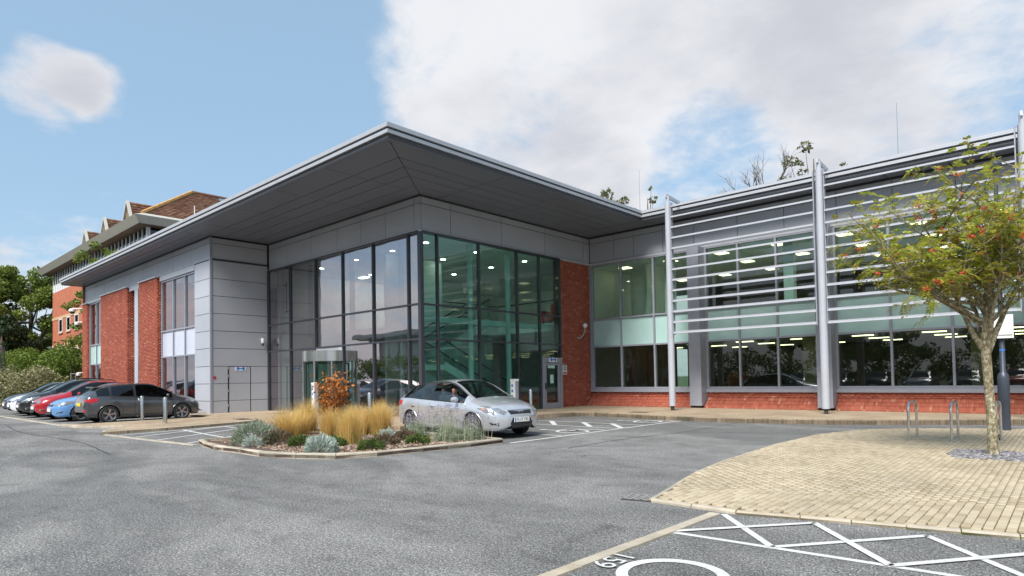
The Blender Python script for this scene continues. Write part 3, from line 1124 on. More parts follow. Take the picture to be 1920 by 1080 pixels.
# --- long wall on the left: windows, brick piers, slot
panel_wall('x', PY + 0.055, -1, [-31.1, -30.5, -28.95, -26.8, -24.4, -22.1, -19.91, -17.7, -15.54, -13.39, XL - 0.055], [6.96, ZJ, 7.93], office)
for a, b, z in ((-31.1, -27.2, 6.72), (-22.2, -20.25, 6.66), (-17.45, -12.97, 6.66)):
    boxo('cladding_panel', a + 0.01, b - 0.01, PY + 0.0, PY + 0.055, z + 0.03, 6.955, 'cladding', office)
for a, b in ((-31.2, -30.25), (-27.13, -22.25), (-20.17, -17.55)):
    zt = 6.74 if a < -30 else 6.9
    boxo('brick_pier_core', a, b, PY - 0.11, -0.6, 0.05, zt, 'mortar', office)
    bricks('brickwork', (a, PY - 0.112, 0.1), (1, 0, 0), (0, 0, 1), b - a, zt - 0.1, office)
    bricks('brickwork', (b + 0.002, PY - 0.11, 0.1), (0, 1, 0), (0, 0, 1), 1.25 if a < -25 else 0.35, zt - 0.1, office)
    boxo('coping', a - 0.06, b + 0.06, PY - 0.18, PY + 0.0, zt + 0.002, zt + 0.05, 'pale_trim', office)
boxo('slot_column', -21.3, -20.75, -2.64, -2.2, 0.1, ZB, 'column_paint', office)
boxo('slot_wall', -22.25, -20.17, -1.35, -1.25, 0.1, ZB + 0.05, 'inside_dark', office)
wf = lambda i, j: 'spandrel_grey' if j == 1 else 'atrium_glass'
w1 = curtain('x', PY + 0.12, [-17.35, -15.78, -14.3, -12.99], [0.5, 2.85, 4.14, 6.64], wf, 'frame_grey', 'window', office, mw=0.07)
w2 = curtain('x', PY + 0.12, [-30.2, -28.8, -27.2], [0.5, 2.83, 4.06, 6.70], lambda i, j: 'spandrel_glass' if j == 1 else 'atrium_glass', 'frame_grey', 'window', office, mw=0.07)
boxo('sill_wall', -17.5, -12.97, PY + 0.06, PY + 0.3, 0.08, 0.46, 'frame_grey', office)
boxo('sill_wall', -30.25, -27.14, PY + 0.06, PY + 0.3, 0.08, 0.46, 'frame_grey', office)
boxo('end_wall', -31.25, -31.15, PY - 0.1, 12, 0.05, ZS, 'mortar', office)

# --- right wing: windows between grey piers, brick plinth with splay
bays = [(0.08, 5.16, [1.65, 3.32]), (5.68, 9.98, [7.04, 8.50]), (10.50, 15.83, [12.2, 13.9]), (16.4, 20.3, [17.7, 19.0]), (20.8, 25.3, [22.3, 23.8]), (25.8, 30.4, [27.3, 28.9])]
zc = [0.985, 2.86, 4.13, 6.63]
for a, b, ms in bays:
    curtain('x', DY + 0.03, [a + 0.03] + ms + [b - 0.03], zc, lambda i, j: 'spandrel_glass' if j == 1 else 'office_glass', 'frame_grey', 'window', office, mw=0.07, md=0.16)
    boxo('window_surround', a - 0.08, a - 0.006, DY - 0.10, DY + 0.12, 0.885, 6.66, 'frame_grey', office)
    boxo('window_sill', a - 0.08, b + 0.08, DY - 0.13, DY + 0.13, 0.80, 0.945, 'frame_grey', office)
for a in (5.18, 10.0, 15.86, 20.32, 25.32):
    boxo('pier', a, a + 0.5, 9.52, DY + 0.3, 0.27, ZB - 0.05, 'frame_grey', office)
boxo('plinth_core', 0.0, 33, DY - 0.03, DY + 0.3, 0.05, 0.80, 'mortar', office)
bricks('brickwork', (0.0, DY - 0.031, 0.60), (1, 0, 0), (0, 0, 1), 26, 0.20, office, pv=0.068)
sp = MB()
for a, b in ((0.0, 5.14), (5.72, 9.97), (10.53, 15.84), (16.4, 20.3), (20.8, 25.3)):
    sp.poly([(a, DY - 0.435, 0.25), (b, DY - 0.435, 0.25), (b, DY - 0.035, 0.60), (a, DY - 0.035, 0.60)])
    sp.poly([(a, DY - 0.435, 0.1), (b, DY - 0.435, 0.1), (b, DY - 0.435, 0.25), (a, DY - 0.435, 0.25)])
    L_s = math.hypot(0.40, 0.35)
    bricks('splay_bricks', (a, DY - 0.435, 0.25), (1, 0, 0), (0, 0.40 / L_s, 0.35 / L_s), b - a, L_s, office, pu=0.07, pv=0.177, d=0.008, stack=True, mj=0.008)
    bricks('splay_bricks', (a, DY - 0.437, 0.15), (1, 0, 0), (0, 0, 1), b - a, 0.098, office, pu=0.07, pv=0.098, d=0.012, stack=True, mj=0.01)
sp.build('splay_backing', 'mortar', office)

# --- roof: slab, stepped fascia, soffit panels
rf = MB()
outer = [(-31.55, -OA), (OB, -OA), (OB, FY), (34, FY), (34, 26), (-31.55, 26)]


def inset_poly(d):
    return [(-31.55 + d, -OA + d), (OB - d, -OA + d), (OB - d, FY + d), (34 - d, FY + d), (34 - d, 26 - d), (-31.55 + d, 26 - d)]


rf.prism(inset_poly(0.10), ZS + 0.14, ZR - 0.05)
roof = rf.build('roof', 'roofing', office)


def edge_strip(name, d0, d1, z0, z1, mat):
    P0, P1 = inset_poly(d0), inset_poly(d1)
    for i in range(3):
        b = MB()
        q = [P0[i], P0[i + 1], P1[i + 1], P1[i]]
        b.prism(q, z0, z1)
        b.build(name, mat, roof)
    b = MB()
    b.prism([P0[5], P0[0], P1[0], P1[5]], z0, z1)
    b.build(name, mat, roof)


edge_strip('fascia_cap', 0.0, 0.40, ZR - 0.115, ZR, 'fascia')
edge_strip('fascia_gap', 0.07, 0.38, ZR - 0.165, ZR - 0.117, 'fascia_dark')
edge_strip('fascia_strip', 0.03, 0.36, ZR - 0.265, ZR - 0.167, 'fascia')
edge_strip('soffit_lip', 0.10, 0.30, ZS + 0.005, ZR - 0.267, 'fascia_dark')
edge_strip('soffit_rim', 0.115, 0.22, ZS - 0.012, ZS + 0.003, 'soffit')
bk = MB()
bk.prism(inset_poly(0.25), ZS + 0.03, ZS + 0.10)
bk.build('soffit_backing', 'cladding_back', roof)


def soffit_quad(q):
    n = len(q)
    P = [Vector(p) for p in q]
    if sum(P[i].x * P[(i + 1) % n].y - P[(i + 1) % n].x * P[i].y for i in range(n)) < 0:
        P.reverse()
    r = []
    for i in range(n):
        a, b_, c = P[i - 1], P[i], P[(i + 1) % n]
        d0, d1 = (b_ - a).normalized(), (c - b_).normalized()
        n0, n1 = Vector((-d0.y, d0.x)), Vector((-d1.y, d1.x))
        r.append(b_ + (n0 + n1) * (0.014 / max(0.2, 1 + n0.dot(n1))))
    b = MB()
    b.prism([(p.x, p.y) for p in r], ZS, ZS + 0.03)
    b.build('soffit_panel', 'soffit', roof)


fr_ = [0.0, 0.265, 0.43, 0.60, 0.80, 1.0]
i0 = 0.235
for k in range(5):
    # front overhang (rows parallel to X) meeting the side overhang on the mitre
    y0, y1 = -(OA - i0) * (1 - fr_[k]), -(OA - i0) * (1 - fr_[k + 1])
    x0, x1 = (OB - i0) * (1 - fr_[k]), (OB - i0) * (1 - fr_[k + 1])
    cx = [XL] + [-9.2 + 3.1 * i for i in range(5) if -9.2 + 3.1 * i < x1 - 0.5]
    for a, b in zip(cx[:-1], cx[1:]):
        soffit_quad([(a, y0), (b, y0), (b, y1), (a, y1)])
    soffit_quad([(cx[-1], y0), (x0, y0), (x1, y1), (cx[-1], y1)])
    cyy = [c for c in (-2.3 + 3.1 * i for i in range(6)) if y1 + 0.5 < c < FY - 0.4] + [FY + 0.02]
    soffit_quad([(x0, y0), (x0, cyy[0]), (x1, cyy[0]), (x1, y1)])
    for a, b in zip(cyy[:-1], cyy[1:]):
        soffit_quad([(x0, a), (x0, b), (x1, b), (x1, a)])
for k in range(3):                                            # over the long wall
    y0, y1 = -OA + i0 + (OA - i0 + PY) * k / 3, -OA + i0 + (OA - i0 + PY) * (k + 1) / 3
    for i in range(7):
        a = -31.3 + 2.87 * i
        soffit_quad([(a, y0), (a + 2.87, y0), (a + 2.87, y1), (a, y1)])
for i in range(17):                                          # over the right wing
    a = 1.75 * i
    soffit_quad([(a, FY + 0.04 if a < OB - i0 - 0.2 else FY + i0), (a + 1.75, FY + 0.04 if a < OB - i0 - 0.2 else FY + i0), (a + 1.75, DY - 0.06), (a, DY - 0.06)])
for (x, y, h) in ((1.47, 12.25, 3.0), (12.67, 9.6, 1.9)):
    b = MB()
    b.tube([(x, y, ZR - 0.06), (x, y, ZR + h)], [0.014, 0.008], 6)
    b.build('lightning_rod', 'steel', roof)

# --- louvre screen in front of the right wing
for i, cxx in enumerate((5.25, 10.72, 15.9, 21.2)):
    b = MB()
    b.lathe([(0.125, 0.33), (0.126, 2), (0.12, 5), (0.112, 8.15)], 20, (cxx, 7.95, 0))
    colo = b.build('screen_column', 'column_paint', office, True)
    b = MB()
    b.box(cxx - 0.05, cxx + 0.05, 7.90, 8.0, 0.10, 0.33)
    b.build('foot', 'iron', colo)
    b = MB()
    b.tube([(cxx, 7.95, 8.14), (cxx, 7.95, 8.42)], 0.075, 12)
    b.build('head', 'column_paint', colo)
    b = MB()
    b.bar((cxx, 7.82, 8.42), (cxx, 8.95, 8.33), 0.05, 0.14)
    b.build('tie_arm', 'fascia', colo)
    for s in ((1,) if i == 0 else (-1, 1)):
        b = MB()
        b.box(cxx + s * 0.165 - 0.014, cxx + s * 0.165 + 0.014, 7.84, 8.00, 3.05, 8.12)
        b.build('fin', 'frame_grey', colo)
NSL = 13
for i, (a, b_) in enumerate(((5.25, 10.72), (10.72, 15.9), (15.9, 21.2))):
    for k in range(NSL):
        z = 3.13 + (7.98 - 3.13) * k / (NSL - 1)
        m = MB()
        n = 12
        for e, x in enumerate((a + 0.175, b_ - 0.175)):
            for t in range(n):                                  # elliptical blade, tilted
                th = 2 * PI * t / n
                ey, ez = 0.12 * math.cos(th), 0.031 * math.sin(th)
                ti = rad(24)
                m.v.append((x, 7.90 + ey * math.cos(ti) - ez * math.sin(ti), z + ey * math.sin(ti) + ez * math.cos(ti)))
        m.f = [(t, (t + 1) % n, n + (t + 1) % n, n + t) for t in range(n)] + [tuple(range(n - 1, -1, -1)), tuple(range(n, 2 * n))]
        m.build('louvre_slat', 'aluminium', office, True)

# --- inside: floors, ceilings, walls, stair and lit lamps that show through the glass
ins = MB()
ins.box(XL + 0.05, -0.1, 0.1, DY + 14, 0.05, 0.15)
ins.box(-0.3, 33, DY + 0.3, DY + 14, 0.05, 0.16)
ins.box(-31, -12, PY + 0.35, 12, 0.05, 0.16)
ins.build('ground_floor', 'inside_floor', office)
ins = MB()
ins.box(-11, -4.3, 3.6, DY + 8, 3.62, 4.0)
ins.box(-4.29, -0.2, 8.3, DY + 8, 3.63, 3.98)
ins.box(0.0, 33, DY + 0.25, DY + 14, 2.98, 4.0)
ins.box(-31, -11.5, PY + 0.4, 12, 3.0, 4.0)
ins.build('upper_floor', 'inside_wall', office)
ins = MB()
ins.box(-31, -11.4, PY + 0.35, DY + 14, 6.72, 6.78)
ins.box(-11.35, -0.45, 0.45, DY + 14, 6.74, 6.8)
ins.box(-0.44, 33, DY + 0.46, DY + 14, 6.70, 6.78)
ins.build('ceiling', 'inside_ceiling', office)
ins = MB()
ins.box(-11.1, -10.95, 0.4, 16, 0.15, 6.7)
ins.box(-11, -0.2, DY + 5.2, DY + 5.35, 0.15, 6.7)
ins.box(-6.0, -5.85, 4.4, 9.5, 0.16, 3.6)
ins.box(-8.2, -8.05, 5.0, 9.5, 4.0, 6.7)
ins.box(-0.3, -0.12, DY + 0.35, DY + 5.1, 4.0, 6.7)
ins.box(2.0, 2.12, DY + 1.5, DY + 3.5, 4.0, 6.7)
ins.box(0.15, 1.9, DY + 3.3, DY + 3.42, 4.0, 6.7)
ins.box(-4.2, -4.05, 1.5, 4.5, 0.16, 6.7)
ins.box(-10.75, -9.75, 0.42, 0.55, 0.16, 6.6)          # pale column with the numeral
ins.build('inside_walls', 'inside_wall', office)
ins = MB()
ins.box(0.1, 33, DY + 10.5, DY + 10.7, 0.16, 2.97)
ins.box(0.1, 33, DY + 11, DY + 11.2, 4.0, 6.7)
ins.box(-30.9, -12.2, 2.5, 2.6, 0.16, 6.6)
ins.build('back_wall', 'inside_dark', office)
ins = MB()
ins.box(0.2, 2.9, DY + 2.6, DY + 2.75, 0.17, 2.97)
ins.build('timber_partition', 'timber_wall', office)
for x in (3.5, 8.6, 14.2, 19.4):
    boxo('inside_column', x - 0.2, x + 0.2, DY + 3.0, DY + 3.4, 0.17, 2.96, 'tan_column', office)
    boxo('inside_column', x - 0.18, x + 0.18, DY + 1.0, DY + 1.35, 4.0, 6.69, 'inside_wall', office)
for x, y in ((-2.0, 0.7), (-5.3, 0.7), (-8.6, 0.7), (-0.62, 2.95), (-0.62, 5.1)):
    b = MB()
    b.tube([(x, y, 0.15), (x, y, 6.73)], 0.11, 14)
    b.build('steel_column', 'stair_paint', office, True)
for (x, y) in [(x, y) for x in (-9.0, -6.2, -3.6, -1.5) for y in (1.5, 4.2, 7.2)]:
    b = MB()
    b.lathe([(0.0, 6.728), (0.10, 6.728), (0.10, 6.74)], 14, (x, y, 0), cap=False)
    b.build('downlight', 'lamp_white', office)
for x in (-9.9,):
    for y in (4.4, 6.3, 8.2):
        boxo('light_panel', x - 0.3, x + 0.3, y - 0.14, y + 0.14, 6.715, 6.733, 'lamp_white', office)
for x in [0.8 + 2.4 * i for i in range(10)]:
    for y in (1.6, 4.0, 6.6, 9.2):
        boxo('light_panel', x - 0.38, x + 0.38, DY + y - 0.07, DY + y + 0.07, 2.945, 2.975, 'lamp_warm', office)
    for y in (1.8, 4.6, 7.6):
        boxo('light_panel', x - 0.24, x + 0.24, DY + y - 0.24, DY + y + 0.24, 6.675, 6.695, 'lamp_warm', office)
for x in (-16.5, -14.5, -29.0):
    boxo('light_panel', x - 0.3, x + 0.3, -0.6, -0.2, 6.69, 6.715, 'lamp_white', office)

# stair: two flights along the side glazing with a landing
stair = MB()
stair.box(-3.5, -0.75, 0.75, 1.75, 1.85, 2.05)
sto = stair.build('stair_landing', 'stair_paint', office)
for i in range(11):
    y, z = 5.6 - 0.35 * i, 0.19 + 0.168 * i
    boxo('tread', -1.95, -0.8, y - 0.35, y, z + 0.11, z + 0.16, 'stair_paint', sto)
    y, z = 1.75 + 0.35 * i, 2.05 + 0.175 * i
    boxo('tread', -3.4, -2.2, y, y + 0.35, z + 0.12, z + 0.17, 'stair_paint', sto)
for x, a, b in ((-0.78, (5.7, 0.15), (1.7, 2.0)), (-1.97, (5.7, 0.15), (1.7, 2.0)), (-2.18, (1.7, 2.05), (5.6, 3.95)), (-3.42, (1.7, 2.05), (5.6, 3.95))):
    m = MB()
    m.bar((x, a[0], a[1] + 0.02), (x, b[0], b[1] + 0.02), 0.04, 0.30)
    m.build('stringer', 'stair_paint', sto)
    m = MB()
    m.bar((x, a[0], a[1] + 1.0), (x, b[0], b[1] + 1.0), 0.05, 0.05)
    m.build('handrail', 'black_plastic', sto)
    p = MB()
    p.poly([(x, a[0], a[1] + 0.2), (x, b[0], b[1] + 0.2), (x, b[0], b[1] + 0.95), (x, a[0], a[1] + 0.95)])
    p.build('balustrade_pane', 'clear_glass', sto)
for (p0, p1) in (((-0.76, 1.7, 3.0), (-0.76, 0.8, 3.0)), ((-0.76, 0.8, 3.0), (-3.4, 0.8, 3.0)), ((-4.28, 3.7, 5.0), (-4.28, 8.2, 5.0)), ((-4.28, 8.3, 5.0), (-0.3, 8.3, 5.0))):
    m = MB()
    m.bar(p0, p1, 0.05, 0.05)
    m.build('handrail', 'black_plastic', sto)
m = MB()
m.bar((-0.66, 0.6, 3.72), (-0.66, 8.1, 3.72), 0.12, 0.22)
m.build('tie_beam', 'stair_paint', office)

# numeral 1 with serifs on the pale column
nm = MB()
yq = 0.41
for q in ([(-0.055, 0.08), (0.055, 0.08), (0.055, 1.28), (-0.055, 1.28)], [(-0.20, 0.0), (0.20, 0.0), (0.20, 0.035), (0.055, 0.09), (-0.055, 0.09), (-0.20, 0.035)], [(-0.055, 1.28), (0.055, 1.28), (0.055, 1.42), (0.02, 1.42), (-0.20, 1.27), (-0.20, 1.22), (-0.055, 1.26)]):
    nm.poly([(-10.25 + x, yq, 4.72 + z) for x, z in q])
nm.build('numeral', 'black_paint', office)

# revolving door set into the front glazing
rd = thing('revolving_door', 'revolving glass door with brushed steel drum header set into the front glazing', 'door', (-5.9, -0.05, 0.13))
R0 = 1.0
h = MB()
h.lathe([(R0 - 0.25, 2.18), (R0 + 0.06, 2.18), (R0 + 0.06, 2.60), (R0 - 0.25, 2.60)], 40, cap=False)
h.build('header_drum', 'steel', rd, True)
b = MB()
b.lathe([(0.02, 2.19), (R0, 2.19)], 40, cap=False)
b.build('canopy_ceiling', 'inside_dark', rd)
b = MB()
b.lathe([(R0 - 0.1, 0.0), (R0 + 0.06, 0.0), (R0 + 0.06, 0.06), (R0 - 0.1, 0.06)], 40, cap=False)
b.build('floor_ring', 'steel', rd)
for a in (205, 245, 295, 335, 25, 155):
    b = MB()
    b.tube([(R0 * math.cos(rad(a)), R0 * math.sin(rad(a)), 0.03), (R0 * math.cos(rad(a)), R0 * math.sin(rad(a)), 2.2)], 0.045, 10)
    b.build('post', 'steel', rd)
for a0, a1 in ((155, 245), (295, 385)):
    b = MB()
    n = 10
    for i in range(n + 1):
        t = rad(a0 + (a1 - a0) * i / n)
        b.v += [(R0 * math.cos(t), R0 * math.sin(t), 0.06), (R0 * math.cos(t), R0 * math.sin(t), 2.18)]
    b.f = [(2 * i, 2 * i + 2, 2 * i + 3, 2 * i + 1) for i in range(n)]
    b.build('curved_pane', 'side_glass', rd, True)
for a in (20, 140, 260):
    c, s = math.cos(rad(a)), math.sin(rad(a))
    b = MB()
    for r0, z0, r1, z1 in ((0.05, 0.08, R0 - 0.05, 0.08), (0.05, 2.12, R0 - 0.05, 2.12), (R0 - 0.06, 0.05, R0 - 0.06, 2.15)):
        b.bar((c * r0, s * r0, z0), (c * r1, s * r1, z1), 0.05, 0.06)
    lw = b.build('door_wing', 'black_plastic', rd)
    p = MB()
    p.poly([(c * 0.05, s * 0.05, 0.1), (c * (R0 - 0.06), s * (R0 - 0.06), 0.1), (c * (R0 - 0.06), s * (R0 - 0.06), 2.1), (c * 0.05, s * 0.05, 2.1)])
    p.build('wing_pane', 'clear_glass', lw)
boxo('sensor', -1.17, -1.05, -0.55, -0.40, 2.30, 2.40, 'black_plastic', rd)
for a, b_ in ((-6.95, -5.9 - R0), (-5.9 + R0, -4.87)):
    p = MB()
    p.poly([(a, 0, 0.16), (b_, 0, 0.16), (b_, 0, 2.75), (a, 0, 2.75)])
    p.build('side_pane', 'atrium_glass', office)
p = boxo('header_panel', -6.93, -4.9, -0.03, 0.05, 2.735, ZT2 - 0.03, 'pale_trim', office)

# things just inside
rc = thing('red_armchair', 'bright red seat upstairs behind the side glazing', 'chair', (-1.3, 9.0, 3.98), rad(10))
for nme, q in (('seat', (-0.35, 0.35, -0.35, 0.3, 0.2, 0.45)), ('backrest', (-0.35, 0.35, 0.3, 0.45, 0.2, 0.98))):
    boxo(nme, *q, 'red_vinyl', rc)
for s in (-1, 1):
    boxo('armrest', s * 0.42 - 0.06, s * 0.42 + 0.06, -0.35, 0.45, 0.1, 0.62, 'red_vinyl', rc)
for sx in (-0.4, 0.4):
    for sy in (-0.3, 0.4):
        boxo('leg', sx - 0.03, sx + 0.03, sy - 0.03, sy + 0.03, 0.0, 0.2, 'black_plastic', rc)

# ------------------------------------------------------------------ leaves and trees
def leaf(name, cols, trans=0.3):
    n = len(cols)
    return island(name, [(i / max(1, n - 1), c) for i, c in enumerate(cols)], 0.6, 0, 40, 0, trans=trans, spec=0.25)


leaf('leaf_green', [(0.10, 0.155, 0.026), (0.155, 0.215, 0.04), (0.21, 0.265, 0.055), (0.26, 0.29, 0.07)])
leaf('leaf_dark', [(0.018, 0.034, 0.014), (0.030, 0.052, 0.020), (0.042, 0.066, 0.024)])
leaf('leaf_hedge', [(0.07, 0.12, 0.018), (0.12, 0.18, 0.025), (0.19, 0.24, 0.04)])
leaf('leaf_variegated', [(0.11, 0.14, 0.05), (0.28, 0.27, 0.13), (0.42, 0.38, 0.22), (0.22, 0.19, 0.10), (0.16, 0.18, 0.07)])
leaf('leaf_rowan', [(0.20, 0.30, 0.03), (0.28, 0.38, 0.045), (0.38, 0.45, 0.06), (0.48, 0.50, 0.08), (0.56, 0.46, 0.09), (0.42, 0.18, 0.06)], 0.45)
leaf('leaf_thin', [(0.16, 0.15, 0.09), (0.13, 0.16, 0.06), (0.22, 0.19, 0.12)])
leaf('leaf_rust', [(0.30, 0.095, 0.022), (0.42, 0.155, 0.035), (0.52, 0.22, 0.06), (0.36, 0.12, 0.03)], 0.25)
leaf('leaf_silver', [(0.30, 0.38, 0.34), (0.42, 0.49, 0.43), (0.54, 0.58, 0.50)], 0.15)
leaf('leaf_grey_green', [(0.16, 0.21, 0.14), (0.24, 0.29, 0.20), (0.33, 0.36, 0.26)], 0.15)
leaf('leaf_low', [(0.06, 0.10, 0.028), (0.10, 0.15, 0.035), (0.15, 0.18, 0.05)], 0.2)
leaf('leaf_heather', [(0.12, 0.08, 0.05), (0.18, 0.12, 0.08), (0.10, 0.11, 0.05)], 0.15)
leaf('straw', [(0.62, 0.40, 0.11), (0.74, 0.51, 0.17), (0.80, 0.60, 0.26), (0.55, 0.38, 0.10)], 0.3)
leaf('grass_base', [(0.22, 0.22, 0.05), (0.32, 0.28, 0.07), (0.18, 0.19, 0.045)], 0.2)
leaf('lavender_bloom', [(0.30, 0.25, 0.36), (0.38, 0.33, 0.44), (0.46, 0.42, 0.46)], 0.2)
leaf('lavender_stem', [(0.30, 0.34, 0.20), (0.40, 0.43, 0.28)], 0.1)
island('berry', ((0, (0.50, 0.03, 0.02)), (0.5, (0.62, 0.07, 0.03)), (1, (0.70, 0.12, 0.04))), 0.35, 0, 40, 0)
plain('bark', (0.16, 0.13, 0.10), 0.95, var=0.4, vscale=8, bump=0.8, bscale=25)
m_, nt_, N_, L_, bs_ = _mat('rowan_bark')
L_.new(_ramp(N_, L_, _pos(N_, L_, 22, 5, 0.7, (1, 1, 0.7)), ((0.36, (0.10, 0.075, 0.04)), (0.48, (0.20, 0.165, 0.095)), (0.58, (0.34, 0.31, 0.21)), (0.68, (0.58, 0.56, 0.46)))), bs_.inputs['Base Color'])
bs_.inputs['Roughness'].default_value = 0.9
_bump(N_, L_, bs_, _pos(N_, L_, 35, 4), 0.6, 0.01)


def rand_dirs(n):
    v = nrng.normal(size=(n, 3))
    return v / np.linalg.norm(v, axis=1)[:, None]


def leaf_faces(C, length, width, up=0.5):
    """one folded leaf (two triangles each side) per centre, random pose"""
    n = len(C)
    nor = rand_dirs(n) + np.array([0, 0, up])
    nor /= np.linalg.norm(nor, axis=1)[:, None]
    a = np.cross(nor, rand_dirs(n))
    a /= np.linalg.norm(a, axis=1)[:, None] + 1e-9
    b = np.cross(nor, a)
    s = nrng.uniform(0.65, 1.25, (n, 1))
    L, W = length * s / 2, width * s / 2
    V = np.stack([C - a * L, C + b * W + nor * W * 0.25, C + a * L, C - b * W + nor * W * 0.25], 1).reshape(-1, 3)
    F = np.arange(n * 4).reshape(n, 4)
    return V, F


def leaves_obj(name, C, length, width, mat, parent, up=0.5, **props):
    V, F = leaf_faces(C, length, width, up)
    return link(bpy.data.objects.new(name, np_mesh(name, V, F)), parent, mat, **props)


def blob_points(clumps, per, spread):
    out = []
    for c, r in clumps:
        k = max(3, int(per * r * r))
        d = rand_dirs(k) * (nrng.uniform(0.15, 1, (k, 1)) ** 0.45) * r
        out.append(np.array(c) + d * np.array([1, 1, spread]))
    return np.concatenate(out)


def tree(name, label, loc, h, crown_r, crown_h, trunk_r, leafmat, per, lsize, nclump=40, group=None, base=0.35, cat='tree', clump_r=(0.12, 0.26), flat_=0.8):
    t = thing(name, label, cat, loc, rng.uniform(0, 6), group)
    cz = h - crown_h / 2
    clumps = []
    for i in range(nclump):
        d = rand_dirs(1)[0]
        r = rng.uniform(0.35, 1.0) ** 0.6
        cl = np.array([d[0] * crown_r * r, d[1] * crown_r * r, cz + d[2] * crown_h / 2 * r])
        clumps.append((cl, crown_r * rng.uniform(*clump_r)))
    m = MB()
    m.tube([(0, 0, -0.2), (rng.uniform(-.1, .1), 0.05, h * base * 0.5), (0.1, rng.uniform(-.15, .15), h * base), (0, 0, cz), (0, 0, h - crown_h * 0.2)], [trunk_r * 1.25, trunk_r, trunk_r * 0.85, trunk_r * 0.5, trunk_r * 0.12], 9)
    for cl, r in clumps[:26]:
        z0 = h * base + (cz - h * base) * rng.uniform(0.0, 0.9)
        p0 = Vector((0, 0, z0))
        p3 = Vector(cl)
        mid = p0.lerp(p3, 0.5) + Vector((0, 0, -0.08 * crown_h))
        m.tube([p0, mid, p3], [trunk_r * 0.42, trunk_r * 0.25, trunk_r * 0.06], 6)
    m.build('trunk', 'bark', t, True)
    P = blob_points(clumps, per, flat_)
    leaves_obj('crown', P, lsize, lsize * 0.6, leafmat, t)
    return t


# trees standing behind the left hand buildings and over the roofs
T_ = [('broad light green tree behind the hedge, tallest beside the red brick block', (-77, 2.5, 0), 16.6, 7.0, 13, 0.35, 'leaf_green'),
      ('dense dark evergreen in front of the light green tree', (-60.5, -2.6, 0), 9.0, 3.6, 8.0, 0.25, 'leaf_dark'),
      ('green tree at the edge of the hedge beyond the evergreen', (-75, -3.5, 0), 13.8, 5.6, 11, 0.35, 'leaf_green'),
      ('leafy tree growing between the long grey wing and the brick block', (-36.9, -0.6, 0), 12.3, 2.2, 10.0, 0.16, 'leaf_green')]
for i, (lb, loc, h, cr, ch, tr, lm) in enumerate(T_):
    tree('broadleaf_tree' if lm != 'leaf_dark' else 'evergreen_tree', lb, loc, h, cr, ch, tr, lm, 360 if i != 3 else 560, 0.36 if i != 3 else 0.24, 60, base=0.2)
tree('broadleaf_tree', 'tree top showing over the roof behind the taller lightning rod', (-9.3, 26.6, 0), 16.0, 2.0, 5, 0.2, 'leaf_thin', 160, 0.3, 26, base=0.5)
tree('broadleaf_tree', 'tree top showing over the inner corner of the roof', (-7.4, 28.3, 0), 15.9, 1.7, 5, 0.2, 'leaf_thin', 220, 0.3, 24, base=0.5)
tree('broadleaf_tree', 'thin leaved tree above the right wing roof beside the bare tree', (3.0, 33.6, 0), 18.0, 2.3, 6, 0.2, 'leaf_thin', 190, 0.28, 30, base=0.5)
# bare tree above the roof
bt = thing('bare_tree', 'bare twiggy tree rising behind the right wing roof', 'tree', (0.6, 31.5, 1.3))
m = MB()
m.tube([(0, 0, -1.5), (0.1, 0, 9), (0, 0.1, 13)], [0.28, 0.2, 0.13], 8)


def twig(m, p, d, l, r, lev):
    q = p + d * l
    mid = p.lerp(q, 0.5) + Vector((rng.uniform(-1, 1), rng.uniform(-1, 1), rng.uniform(-.5, 1))) * l * 0.06
    m.tube([p, mid, q], [r, r * 0.75, r * 0.5], 4, False)
    if lev == 0:
        return
    for i in range(3 if lev > 1 else 4):
        e = (d + Vector((rng.uniform(-1, 1), rng.uniform(-1, 1), rng.uniform(-0.25, 0.8))) * 0.75).normalized()
        twig(m, p.lerp(q, rng.uniform(0.45, 1.0)), e, l * rng.uniform(0.55, 0.8), r * 0.55, lev - 1)


for i in range(9):
    a = 2 * PI * i / 9
    twig(m, Vector((0, 0, 9.5 + i * 0.35)), Vector((math.cos(a) * 0.8, math.sin(a) * 0.8, 0.75)).normalized(), 2.1, 0.07, 3)
m.build('trunk', 'bark', bt)

# hedge bank beyond the parked cars: single shrubs
hs = []
for i in range(17):
    x = -35 - 1.75 * i
    hs.append((x, -4.6 - 0.10 * i + rng.uniform(-.4, .4), 3.1 + rng.uniform(-0.2, 0.3), 1.75, 'leaf_variegated'))
    hs.append((x + 0.4, -1.6 - 0.12 * i + rng.uniform(-.4, .4), 5.1 + rng.uniform(-0.3, 0.4), 1.9, 'leaf_hedge'))
for x, y, h, r, lm in hs:
    cream = lm == 'leaf_variegated'
    t = thing('variegated_shrub' if cream else 'hedge_shrub', 'cream and green variegated shrub in the low bank beyond the parked cars' if cream else 'bright green hedge shrub on the bank behind the variegated shrubs', 'shrub', (x, y, -0.1), 0, 'cream variegated shrubs' if cream else 'green hedge shrubs')
    m = MB()
    for k in range(4):
        a = rng.uniform(0, 6.28)
        m.tube([(0, 0, 0), (math.cos(a) * r * 0.4, math.sin(a) * r * 0.4, h * 0.75)], [0.06, 0.02], 5)
    m.build('stem', 'bark', t)
    cl = [((rng.uniform(-r, r) * 0.7, rng.uniform(-r, r) * 0.6, rng.uniform(0.15, 0.88) * h), r * rng.uniform(0.32, 0.5)) for _ in range(13)]
    leaves_obj('foliage', blob_points(cl, 330, 0.75), 0.17, 0.12, lm, t)
